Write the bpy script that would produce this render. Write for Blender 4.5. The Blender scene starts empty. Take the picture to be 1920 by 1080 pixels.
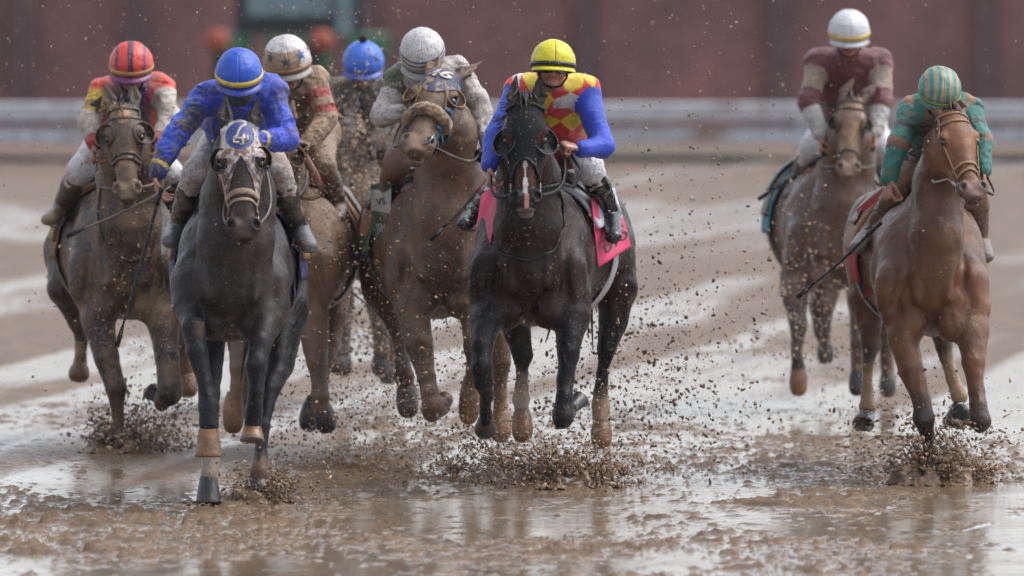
import bpy, math, random
import numpy as np
from mathutils import Vector, Matrix

# ------------------------------------------------------------------ camera, sky, sun, exposure
scn = bpy.context.scene
FPX = 21333.33          # focal length in photo pixels (1920 wide) = 400 mm lens on 36 mm
CAMH = 3.4
PITCH = math.atan(843.0 / FPX)
cam_d = bpy.data.cameras.new("camera"); cam = bpy.data.objects.new("camera", cam_d)
scn.collection.objects.link(cam); scn.camera = cam
cam.location = (0, 0, CAMH); cam.rotation_euler = (math.pi/2 - PITCH, 0, 0)
cam_d.lens = 400; cam_d.sensor_width = 36; cam_d.clip_start = 1; cam_d.clip_end = 3000
cam_d.dof.use_dof = True; cam_d.dof.focus_distance = 58.9; cam_d.dof.aperture_fstop = 2.8
world = bpy.data.worlds.new("World"); scn.world = world; world.use_nodes = True
wn = world.node_tree; wn.nodes.clear()
SUN_EL, SUN_AZ = math.radians(58), math.radians(78)
sky = wn.nodes.new("ShaderNodeTexSky"); sky.sky_type = 'NISHITA'; sky.sun_disc = False
sky.sun_elevation = SUN_EL; sky.sun_rotation = SUN_AZ; sky.dust_density = 3.0; sky.air_density = 1.0
hs_ = wn.nodes.new("ShaderNodeHueSaturation"); hs_.inputs['Saturation'].default_value = 0.30
tint = wn.nodes.new("ShaderNodeMix"); tint.data_type = 'RGBA'; tint.blend_type = 'MULTIPLY'
tint.inputs[0].default_value = 1.0; tint.inputs[7].default_value = (0.955, 0.985, 1.02, 1)
bg = wn.nodes.new("ShaderNodeBackground"); bg.inputs['Strength'].default_value = 0.15
wo = wn.nodes.new("ShaderNodeOutputWorld")
wn.links.new(sky.outputs[0], hs_.inputs['Color']); wn.links.new(hs_.outputs[0], tint.inputs[6])
wn.links.new(tint.outputs[2], bg.inputs[0]); wn.links.new(bg.outputs[0], wo.inputs[0])
sl = bpy.data.lights.new("sun", 'SUN'); sl.energy = 0.8; sl.angle = math.radians(35); sl.color = (1.0, 0.97, 0.93)
so = bpy.data.objects.new("sun", sl); scn.collection.objects.link(so)
# Nishita: rotation 0 = +Y, clockwise seen from above
sd = Vector((math.sin(SUN_AZ)*math.cos(SUN_EL), math.cos(SUN_AZ)*math.cos(SUN_EL), math.sin(SUN_EL)))
so.rotation_euler = sd.to_track_quat('Z', 'Y').to_euler()
scn.view_settings.view_transform = 'Standard'; scn.view_settings.look = 'None'
scn.view_settings.exposure = 1.17; scn.view_settings.gamma = 1.0
scn.render.engine = 'CYCLES'
scn.cycles.use_denoising = True
scn.cycles.max_bounces = 6; scn.cycles.transparent_max_bounces = 6
scn.render.film_transparent = False

RNG = np.random.default_rng(11)
random.seed(5)
FW = np.array([0, math.cos(PITCH), -math.sin(PITCH)]); UPV = np.array([0, math.sin(PITCH), math.cos(PITCH)])
CAM = np.array([0, 0, CAMH]); XV = np.array([1., 0, 0])
def pix(u, v, Y):
    """photo pixel + distance along the track -> metres"""
    d = FW + (u-960)/FPX*XV - (v-540)/FPX*UPV
    return CAM + d*(Y/d[1])
def proj(p):
    q = np.asarray(p) - CAM; z = q @ FW
    return 960 + FPX*(q[..., 0])/z, 540 - FPX*(q @ UPV)/z
def C(r, g, b):
    f = lambda c: ((c/255+.055)/1.055)**2.4 if c > 10 else c/255/12.92
    return np.array([f(r), f(g), f(b)])
def nrm(v):
    v = np.asarray(v, float); return v/(np.linalg.norm(v)+1e-12)

# ------------------------------------------------------------------ objects
def tag(o, label=None, cat=None, group=None, kind=None):
    for k, v in (('label', label), ('category', cat), ('group', group), ('kind', kind)):
        if v: o[k] = v
    return o
def thing(name, loc, label, cat, group=None):
    o = bpy.data.objects.new(name, None); scn.collection.objects.link(o)
    o.empty_display_size = .2; o.location = [float(x) for x in loc]
    return tag(o, label, cat, group)
def mkobj(name, verts, faces, mat, parent=None, col=None, smooth=True):
    verts = np.asarray(verts, float)
    off = np.array(parent_loc(parent)) if parent is not None else np.zeros(3)
    me = bpy.data.meshes.new(name)
    if isinstance(faces, np.ndarray) and faces.ndim == 2:
        n = faces.shape[1]
        me.vertices.add(len(verts)); me.vertices.foreach_set('co', (verts-off).astype(np.float32).ravel())
        me.loops.add(faces.size); me.loops.foreach_set('vertex_index', faces.astype(np.int32).ravel())
        me.polygons.add(len(faces)); me.polygons.foreach_set('loop_start', np.arange(0, faces.size, n, dtype=np.int32))
        me.polygons.foreach_set('loop_total', np.full(len(faces), n, np.int32))
        me.update(calc_edges=True); me.validate()
    else:
        me.from_pydata([tuple(v) for v in (verts-off)], [], [tuple(int(i) for i in f) for f in faces])
    if smooth and len(me.polygons): me.polygons.foreach_set('use_smooth', np.ones(len(me.polygons), bool))
    if col is not None:
        col = np.asarray(col, float)
        if col.ndim == 1: col = np.tile(col, (len(verts), 1))
        ca = me.color_attributes.new('Col', 'FLOAT_COLOR', 'POINT')
        ca.data.foreach_set('color', np.c_[col, np.ones(len(col))].astype(np.float32).ravel())
    me.materials.append(mat)
    o = bpy.data.objects.new(name, me); scn.collection.objects.link(o)
    if parent is not None: o.parent = parent
    return o
def parent_loc(p):
    l = Vector((0, 0, 0))
    while p is not None: l = l + p.location; p = p.parent
    return l

# ------------------------------------------------------------------ noise (numpy value noise)
def _h(ix, iy, iz, s):
    n = (ix*374761393 + iy*668265263 + iz*2147483647 + s*1274126177) & 0xffffffff
    n = ((n ^ (n >> 13))*1274126177) & 0xffffffff
    return ((n ^ (n >> 16)) & 0xffff)/65535.0
def vnoise(P, s=0):
    P = np.asarray(P, float); i = np.floor(P).astype(np.int64); f = P-i; f = f*f*(3-2*f)
    r = 0
    for dx in (0, 1):
        for dy in (0, 1):
            for dz in (0, 1):
                w = (f[..., 0] if dx else 1-f[..., 0])*(f[..., 1] if dy else 1-f[..., 1])*(f[..., 2] if dz else 1-f[..., 2])
                r = r + w*_h(i[..., 0]+dx, i[..., 1]+dy, i[..., 2]+dz, s)
    return r*2-1
def fbm(P, o=4, s=0, g=.5):
    r = 0; a = 1
    for k in range(o): r = r + a*vnoise(P*2**k, s+k*17); a *= g
    return r

# ------------------------------------------------------------------ implicit bodies
class Cap:
    """tapered elliptical capsule; w = half width along S, d = half width across"""
    def __init__(s, a, b, S, wa, da, wb, db, k=.03, tag='', sub=False, end=None):
        s.a = np.array(a, float); s.b = np.array(b, float)
        if np.linalg.norm(s.b-s.a) < 1e-5: s.b = s.a+np.array([0, 0, -1e-4])
        s.A = nrm(s.b-s.a); S = np.asarray(S, float); s.S = S-(S@s.A)*s.A
        if np.linalg.norm(s.S) < 1e-3: s.S = np.cross(s.A, [0, 1., .2])
        s.S = nrm(s.S); s.N = np.cross(s.A, s.S)
        s.wa, s.da, s.wb, s.db, s.k, s.tag, s.sub = wa, da, wb, db, k, tag, sub
        s.L = np.linalg.norm(s.b-s.a); s.end = end
    def ev(s, P, full=False):
        q0 = P-s.a.astype(P.dtype); t = np.clip((q0@s.A.astype(P.dtype))/s.L, 0, 1)
        q = q0-(t*s.L)[..., None]*s.A.astype(P.dtype)
        rw = s.wa+(s.wb-s.wa)*t; rd = s.da+(s.db-s.da)*t
        re = s.end if s.end is not None else (rw+rd)/2
        u = q@s.S.astype(P.dtype); v = q@s.N.astype(P.dtype); w = q@s.A.astype(P.dtype)
        qn = np.sqrt((u/rw)**2+(v/rd)**2+(w/re)**2)+1e-6
        ln = np.sqrt(u*u+v*v+w*w)
        d = np.where(qn < .05, -np.minimum(rw, rd), ln*(1-1/qn))
        if full: return d, t, u/rw, v/rd
        return d
    def bb(s, m):
        r = max(s.wa, s.da, s.wb, s.db, s.end or 0)+m
        return np.minimum(s.a, s.b)-r, np.maximum(s.a, s.b)+r
def ell(c, A, S, ra, rs, rn, k=.03, tag='', sub=False):
    """ellipsoid: ra along A, rs along S, rn along AxS"""
    A = nrm(A); c = np.asarray(c, float)
    return Cap(c-A*1e-4, c+A*1e-4, S, rs, rn, rs, rn, k, tag, sub, end=ra)
def smin(a, b, k):
    h = np.clip(.5+.5*(b-a)/k, 0, 1); return b+(a-b)*h-k*h*(1-h)
def feval(prims, P):
    D = np.full(P.shape[:-1], 1.0, P.dtype)
    for p in prims:
        d = p.ev(P)
        D = -smin(-D, d, p.k) if p.sub else smin(D, d, p.k)
    return D
def nets(prims, xs, ys, zs, off=0.0):
    nx, ny, nz = len(xs), len(ys), len(zs)
    D = np.full((nx, ny, nz), 0.5, np.float32)
    for p in prims:
        lo, hi = p.bb(p.k+abs(off)+.03)
        i0, i1 = np.searchsorted(xs, lo[0]), np.searchsorted(xs, hi[0])
        j0, j1 = np.searchsorted(ys, lo[1]), np.searchsorted(ys, hi[1])
        k0, k1 = np.searchsorted(zs, lo[2]), np.searchsorted(zs, hi[2])
        if i1 <= i0 or j1 <= j0 or k1 <= k0: continue
        G = np.empty((i1-i0, j1-j0, k1-k0, 3), np.float32)
        G[..., 0] = xs[i0:i1, None, None]; G[..., 1] = ys[None, j0:j1, None]; G[..., 2] = zs[None, None, k0:k1]
        d = p.ev(G).astype(np.float32); s = D[i0:i1, j0:j1, k0:k1]
        D[i0:i1, j0:j1, k0:k1] = -smin(-s, d, p.k) if p.sub else smin(s, d, p.k)
    D -= off
    ins = D < 0
    c = [ins[a:nx-1+a, b:ny-1+b, e:nz-1+e] for a in (0, 1) for b in (0, 1) for e in (0, 1)]
    cnt = sum(x.astype(np.int8) for x in c); act = (cnt > 0) & (cnt < 8)
    I, J, K = np.nonzero(act); n = len(I)
    idx = np.full(act.shape, -1, np.int32); idx[I, J, K] = np.arange(n)
    X = (xs.astype(float), ys.astype(float), zs.astype(float))
    acc = np.zeros((n, 3)); w = np.zeros(n)
    base = [I, J, K]
    for ax in range(3):
        o1, o2 = [q for q in range(3) if q != ax]
        for e1 in (0, 1):
            for e2 in (0, 1):
                p0 = [b.copy() for b in base]; p0[o1] += e1; p0[o2] += e2
                p1 = [b.copy() for b in p0]; p1[ax] += 1
                a = D[tuple(p0)]; b = D[tuple(p1)]; m = (a < 0) != (b < 0)
                t = np.where(m, a/(a-b+1e-12), 0)
                pos = np.stack([X[0][p0[0]], X[1][p0[1]], X[2][p0[2]]], 1)
                pos[:, ax] += t*(X[ax][p1[ax]]-X[ax][p0[ax]])
                acc += pos*m[:, None]; w += m
    V = acc/w[:, None]
    F = []
    for ax in range(3):
        o1, o2 = [(1, 2), (2, 0), (0, 1)][ax]
        sh = [nx, ny, nz]
        s0 = [slice(1, -1)]*3; s0[ax] = slice(0, sh[ax]-1); s1 = list(s0); s1[ax] = slice(1, sh[ax])
        a = ins[tuple(s0)]; b = ins[tuple(s1)]; e = np.stack(np.nonzero(a != b), 0)
        st = a[tuple(e)]
        org = e.copy(); org[o1] += 1; org[o2] += 1
        def g(d1, d2):
            q = org.copy(); q[o1] -= d1; q[o2] -= d2; return idx[tuple(q)]
        quad = np.stack([g(1, 1), g(0, 1), g(0, 0), g(1, 0)], 1)
        quad[~st] = quad[~st][:, ::-1]; F.append(quad)
    F = np.concatenate(F); F = F[(F >= 0).all(1)]
    return V, F
def bounds(prims, m=.04):
    lo = np.min([p.bb(m)[0] for p in prims if not p.sub], 0); hi = np.max([p.bb(m)[1] for p in prims if not p.sub], 0)
    return lo, hi
def grid_mesh(prims, h, off=0.0, hy=None, ysplit=None):
    lo, hi = bounds(prims, .04+off)
    xs = np.arange(lo[0], hi[0], h, dtype=np.float32); zs = np.arange(lo[2], hi[2], h, dtype=np.float32)
    if ysplit is not None and lo[1] < ysplit < hi[1]:
        ys = np.concatenate([np.arange(lo[1], ysplit, h), np.arange(ysplit, hi[1], hy)]).astype(np.float32)
    else: ys = np.arange(lo[1], hi[1], hy or h, dtype=np.float32)
    return nets(prims, xs, ys, zs, off)
def relax(V, F, n=1, lam=.5):
    for _ in range(n):
        S = np.zeros_like(V); c = np.zeros(len(V))
        for i in range(F.shape[1]):
            a, b = F[:, i], F[:, (i+1) % F.shape[1]]
            for k in range(3):
                S[:, k] += np.bincount(a, V[b, k], len(V))+np.bincount(b, V[a, k], len(V))
            c += np.bincount(a, minlength=len(V))+np.bincount(b, minlength=len(V))
        V = V+lam*(S/np.maximum(c, 1)[:, None]-V)
    return V
def vnormals(V, F):
    if F.shape[1] == 4: n = np.cross(V[F[:, 2]]-V[F[:, 0]], V[F[:, 3]]-V[F[:, 1]])
    else: n = np.cross(V[F[:, 1]]-V[F[:, 0]], V[F[:, 2]]-V[F[:, 0]])
    N = np.zeros_like(V)
    for i in range(F.shape[1]):
        for k in range(3): N[:, k] += np.bincount(F[:, i], n[:, k], len(V))
    return N/(np.linalg.norm(N, axis=1)[:, None]+1e-12)
def nearest(prims, V):
    """nearest positive primitive: index, t, u, v"""
    best = np.full(len(V), 9.); ix = np.zeros(len(V), int); T = np.zeros(len(V)); U = np.zeros(len(V)); W = np.zeros(len(V))
    for i, p in enumerate(prims):
        if p.sub: continue
        d, t, u, w = p.ev(V, True); m = d < best
        best[m] = d[m]; ix[m] = i; T[m] = t[m]; U[m] = u[m]; W[m] = w[m]
    return ix, T, U, W
def blendcol(prims, V, cols, sig=.012):
    acc = np.zeros((len(V), 3)); w = np.full(len(V), 1e-9)
    for p in prims:
        if p.sub or p.tag not in cols: continue
        e = np.exp(-np.clip(p.ev(V), -.05, .5)/sig); acc += e[:, None]*cols[p.tag]; w += e
    return acc/w[:, None]
def trace(prims, O, Dr, tmax=.6, off=0.0):
    t = np.zeros(len(O)); 
    for _ in range(36):
        p = O+Dr*t[:, None]; d = feval(prims, p)-off; t = np.minimum(t+d*.85, tmax)
    return O+Dr*t[:, None]

# ------------------------------------------------------------------ plain mesh builders
def tube(pts, r, seg=8, flat=None, up=None):
    pts = np.asarray(pts, float); n = len(pts); r = np.broadcast_to(r, (n,)).astype(float)
    T = np.gradient(pts, axis=0); T /= np.linalg.norm(T, axis=1)[:, None]+1e-9
    V = []; 
    prev = None
    for i in range(n):
        u_ = np.asarray(up[i] if up is not None else ([0, -1, .1] if prev is None else prev), float)
        u_ = u_-(u_@T[i])*T[i]
        if np.linalg.norm(u_) < 1e-6: u_ = np.cross(T[i], [1, .3, 0])
        u_ = nrm(u_); prev = u_; s_ = np.cross(T[i], u_)
        for k in range(seg):
            a = 2*math.pi*k/seg
            V.append(pts[i]+r[i]*(math.cos(a)*s_+math.sin(a)*u_*(flat or 1)))
    F = [[i*seg+k, i*seg+(k+1) % seg, (i+1)*seg+(k+1) % seg, (i+1)*seg+k] for i in range(n-1) for k in range(seg)]
    c0 = len(V); V += [pts[0], pts[-1]]
    F += [[c0, (k+1) % seg, k, k] for k in range(seg)]+[[c0+1, (n-1)*seg+k, (n-1)*seg+(k+1) % seg, (n-1)*seg+(k+1) % seg] for k in range(seg)]
    return np.array(V), [[a for j, a in enumerate(f) if a not in f[:j]] for f in F]
def merge(parts):
    V = []; F = []; o = 0
    for v, f in parts:
        V.append(np.asarray(v)); F += [[int(i)+o for i in q] for q in f]; o += len(v)
    return np.concatenate(V), F
def sheet(G, th=None, N=None, closed=False):
    """grid of points (n,m,3) -> faces, optionally thickened along N"""
    n, m = G.shape[:2]; V = G.reshape(-1, 3); mm = m if closed else m-1
    F = [[i*m+j, i*m+(j+1) % m, (i+1)*m+(j+1) % m, (i+1)*m+j] for i in range(n-1) for j in range(mm)]
    if th is None: return V, F
    V2 = V-N.reshape(-1, 3)*th; o = len(V)
    F2 = [[a+o for a in f[::-1]] for f in F]
    E = []
    for j in range(mm):
        j2 = (j+1) % m
        E += [[j2, j, j+o, j2+o], [(n-1)*m+j, (n-1)*m+j2, (n-1)*m+j2+o, (n-1)*m+j+o]]
    if not closed:
        for i in range(n-1):
            E += [[i*m, (i+1)*m, (i+1)*m+o, i*m+o], [(i+1)*m+m-1, i*m+m-1, i*m+m-1+o, (i+1)*m+m-1+o]]
    return np.concatenate([V, V2]), F+F2+E
def boxm(lo, hi):
    x0, y0, z0 = lo; x1, y1, z1 = hi
    V = [(x0, y0, z0), (x1, y0, z0), (x1, y1, z0), (x0, y1, z0), (x0, y0, z1), (x1, y0, z1), (x1, y1, z1), (x0, y1, z1)]
    return np.array(V, float), [[0, 3, 2, 1], [4, 5, 6, 7], [0, 1, 5, 4], [1, 2, 6, 5], [2, 3, 7, 6], [3, 0, 4, 7]]

# ------------------------------------------------------------------ materials
MUD = C(148, 118, 92)*.8
def nod(nt, t, **kw):
    n = nt.nodes.new(t)
    for k, v in kw.items(): setattr(n, k, v)
    return n
def material(name, col=None, rough=.5, mud=.3, mudscale=6.0, specks=.25, bump=.3, bscale=120., spec=.5, coat=0.0, metal=0.0, mudcol=None, sheen=0.0, vary=.25, wet=False, crease=0.0, K=.63):
    """procedural base colour (the 'Col' attribute where the part has one) under splashed mud"""
    m = bpy.data.materials.new(name); m.use_nodes = True; nt = m.node_tree; b = nt.nodes['Principled BSDF']; L = nt.links.new
    tc = nod(nt, "ShaderNodeTexCoord")
    if col is None:
        ca = nod(nt, "ShaderNodeVertexColor"); ca.layer_name = 'Col'; base = ca.outputs[0]
    else:
        rgb = nod(nt, "ShaderNodeRGB"); rgb.outputs[0].default_value = (*[float(x) for x in col], 1); base = rgb.outputs[0]
    # tonal variation
    n1 = nod(nt, "ShaderNodeTexNoise"); n1.inputs['Scale'].default_value = 9; n1.inputs['Detail'].default_value = 5
    L(tc.outputs['Object'], n1.inputs['Vector'])
    mr = nod(nt, "ShaderNodeMapRange"); mr.inputs[1].default_value = .3; mr.inputs[2].default_value = .7
    mr.inputs[3].default_value = (1-vary)*K; mr.inputs[4].default_value = (1+vary)*K
    L(n1.outputs[0], mr.inputs[0])
    mul = nod(nt, "ShaderNodeMix", data_type='RGBA', blend_type='MULTIPLY'); mul.inputs[0].default_value = 1
    L(base, mul.inputs[6]); L(mr.outputs[0], mul.inputs[7])
    # smears of mud
    n2 = nod(nt, "ShaderNodeTexNoise"); n2.inputs['Scale'].default_value = mudscale; n2.inputs['Detail'].default_value = 9; n2.inputs['Roughness'].default_value = .68
    L(tc.outputs['Object'], n2.inputs['Vector'])
    r2 = nod(nt, "ShaderNodeMapRange"); c = .72-.42*mud
    r2.inputs[1].default_value = c-.06; r2.inputs[2].default_value = c+.10; r2.clamp = True
    L(n2.outputs[0], r2.inputs[0])
    # droplets
    vo = nod(nt, "ShaderNodeTexVoronoi"); vo.inputs['Scale'].default_value = 105; vo.inputs['Randomness'].default_value = 1
    L(tc.outputs['Object'], vo.inputs['Vector'])
    sx = nod(nt, "ShaderNodeSeparateColor"); L(vo.outputs['Color'], sx.inputs[0])
    th = nod(nt, "ShaderNodeMapRange"); th.inputs[1].default_value = 1-specks; th.inputs[2].default_value = 1.001
    th.inputs[3].default_value = 0; th.inputs[4].default_value = .55; L(sx.outputs[0], th.inputs[0])
    lt = nod(nt, "ShaderNodeMath", operation='LESS_THAN'); L(vo.outputs['Distance'], lt.inputs[0]); L(th.outputs[0], lt.inputs[1])
    mx = nod(nt, "ShaderNodeMath", operation='MAXIMUM')
    r2m = nod(nt, "ShaderNodeMath", operation='MULTIPLY'); r2m.inputs[1].default_value = .88; L(r2.outputs[0], r2m.inputs[0])
    sp = nod(nt, "ShaderNodeMath", operation='MULTIPLY'); sp.inputs[1].default_value = .9; L(lt.outputs[0], sp.inputs[0])
    L(r2m.outputs[0], mx.inputs[0]); L(sp.outputs[0], mx.inputs[1])
    mc = nod(nt, "ShaderNodeMix", data_type='RGBA'); L(mx.outputs[0], mc.inputs[0]); L(mul.outputs[2], mc.inputs[6])
    mudc = mudcol if mudcol is not None else MUD
    mc.inputs[7].default_value = (*[float(x)*.70 for x in mudc], 1)
    L(mc.outputs[2], b.inputs['Base Color'])
    rr = nod(nt, "ShaderNodeMapRange"); rr.inputs[3].default_value = rough; rr.inputs[4].default_value = .55
    L(mx.outputs[0], rr.inputs[0]); L(rr.outputs[0], b.inputs['Roughness'])
    b.inputs['Specular IOR Level'].default_value = spec; b.inputs['Metallic'].default_value = metal
    b.inputs['Coat Weight'].default_value = coat; b.inputs['Coat Roughness'].default_value = .25
    b.inputs['Sheen Weight'].default_value = sheen
    if wet:
        nr = nod(nt, 'ShaderNodeTexNoise'); nr.inputs['Scale'].default_value = 22; nr.inputs['Detail'].default_value = 6; L(tc.outputs['Object'], nr.inputs['Vector'])
        rv = nod(nt, 'ShaderNodeMapRange'); rv.inputs[1].default_value = .35; rv.inputs[2].default_value = .65; rv.inputs[3].default_value = -.12; rv.inputs[4].default_value = .14; L(nr.outputs[0], rv.inputs[0])
        ra = nod(nt, 'ShaderNodeMath', operation='ADD'); L(rr.outputs[0], ra.inputs[0]); L(rv.outputs[0], ra.inputs[1]); L(ra.outputs[0], b.inputs['Roughness'])
    if bump > 0:
        n3 = nod(nt, "ShaderNodeTexNoise"); n3.inputs['Scale'].default_value = bscale; n3.inputs['Detail'].default_value = 3
        L(tc.outputs['Object'], n3.inputs['Vector'])
        ad = nod(nt, "ShaderNodeMath", operation='MULTIPLY_ADD'); ad.inputs[1].default_value = 1.6
        L(mx.outputs[0], ad.inputs[0]); L(n3.outputs[0], ad.inputs[2])
        ad2 = nod(nt, "ShaderNodeMath", operation='MULTIPLY_ADD'); ad2.inputs[1].default_value = 1.5
        L(n2.outputs[0], ad2.inputs[0]); L(ad.outputs[0], ad2.inputs[2])
        hgt = ad2.outputs[0]
        if crease > 0:      # sharp folds in wet thin cloth, or veins under skin
            mp = nod(nt, "ShaderNodeMapping"); mp.inputs['Scale'].default_value = (1, .8, 1.5); L(tc.outputs['Object'], mp.inputs[0])
            nc = nod(nt, "ShaderNodeTexNoise", noise_type='RIDGED_MULTIFRACTAL'); nc.inputs['Scale'].default_value = 9; nc.inputs['Detail'].default_value = 3; nc.inputs['Distortion'].default_value = 1.2
            L(mp.outputs[0], nc.inputs['Vector']); ad3 = nod(nt, "ShaderNodeMath", operation='MULTIPLY_ADD'); ad3.inputs[1].default_value = crease
            L(nc.outputs[0], ad3.inputs[0]); L(hgt, ad3.inputs[2]); hgt = ad3.outputs[0]
        bp = nod(nt, "ShaderNodeBump"); bp.inputs['Strength'].default_value = bump; bp.inputs['Distance'].default_value = .006
        L(hgt, bp.inputs['Height']); L(bp.outputs[0], b.inputs['Normal'])
    return m
# ------------------------------------------------------------------ the track
def gpt(u, v):
    """ground point (z=0) seen at a photo pixel"""
    d = FW + (u-960)/FPX*XV - (v-540)/FPX*UPV
    return CAM + d*(-CAMH/d[2])
def gh(X, Y):
    """ground height and wetness"""
    P = np.stack([X, Y, np.zeros_like(X)], -1)
    near = np.clip((70-Y)/10, 0, 1)
    patch = fbm(P*np.array([.55, .30, 1])+3.1, 3, 5)            # where churned mud lies
    patch = patch+.22*np.exp(-((X-.45)/.9)**2)*np.clip((56.5-Y)/2, 0, 1)+.16*np.exp(-((X+2.0)/1.0)**2)*np.clip((57.5-Y)/2, 0, 1)
    patch = patch-.01-.55*np.clip((X-1.7)/.6, 0, 1)*np.clip((61-Y)/3, 0, 1)
    m = np.clip((patch+.12)/.45, 0, 1)
    n1 = fbm(P*np.array([13., 8., 1]), 4, 9, .55)+.40*fbm(P*np.array([2.6, 1.6, 1]), 2, 19)
    n2 = fbm(P*np.array([34., 18., 1])+7, 3, 21, .6)
    cl = np.clip(n1-.42-.42*(1-m), 0, 1)**.75*.030*(.5+.7*m) + np.clip(n2-.56-.30*(1-m), 0, 1)*.022*(m+.35)
    rip = .0007*fbm(P*np.array([3., 9., 1]), 3, 33)+.004*fbm(P*np.array([.8, 1.0, 1]), 2, 40)
    h = (cl*(.25+.75*near)+rip*near)
    wet = 1-np.clip(cl/.009, 0, 1)
    far = .7*fbm(P*np.array([.22, .10, 1])+11, 3, 61)+.75*fbm(np.stack([(X-.15*Y)*1.5, Y*.05, 0*X], -1)+3, 3, 67)
    wet = wet*np.clip(.30+1.3*far+1.5*np.clip((60.5-Y)/4, 0, 1)+.45*np.exp(-((X+2.4)/1.2)**2)*np.clip((84-Y)/12, 0, 1), 0.10, .92)
    return h, wet
def ax(*segs):
    a = []
    for lo, hi, st in segs: a.append(np.arange(lo, hi, st))
    return np.concatenate(a)
xs = ax((-900, -60, 120), (-60, -8, 6), (-8, -3.7, .3), (-3.7, 3.7, .017), (3.7, 8, .3), (8, 60, 6), (60, 901, 120))
ys = ax((-100, 40, 20), (40, 51, 1), (51, 62.5, .03), (62.5, 75, .07), (75, 120, .35), (120, 200, 6), (200, 1600, 200))
GX, GY = np.meshgrid(xs, ys); GH, GW = gh(GX, GY)
# trickles of water drawn across the smooth strip on the right
for (a, b_) in (((1560, 1064), (1925, 962)), ((1585, 990), (1665, 950)), ((0, 880), (75, 868))):
    A, B = gpt(*a), gpt(*b_); t = np.clip(((GX-A[0])*(B[0]-A[0])+(GY-A[1])*(B[1]-A[1]))/((B[0]-A[0])**2+(B[1]-A[1])**2), 0, 1)
    wob = .06*np.sin(t*9)+.03*np.sin(t*31)
    dd = np.hypot(GX-(A[0]+t*(B[0]-A[0])), (GY-(A[1]+t*(B[1]-A[1]))-wob)*.35)
    GH = GH+.007*np.exp(-(dd/.014)**2)
GH[(np.abs(GX) > 5) | (GY > 120)] = 0
V = np.stack([GX, GY, GH], -1).reshape(-1, 3); nx_ = len(xs); ny_ = len(ys)
ii, jj = np.meshgrid(np.arange(ny_-1), np.arange(nx_-1), indexing='ij'); q = (ii*nx_+jj).ravel()
Fg = np.stack([q, q+1, q+nx_+1, q+nx_], 1)
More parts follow.
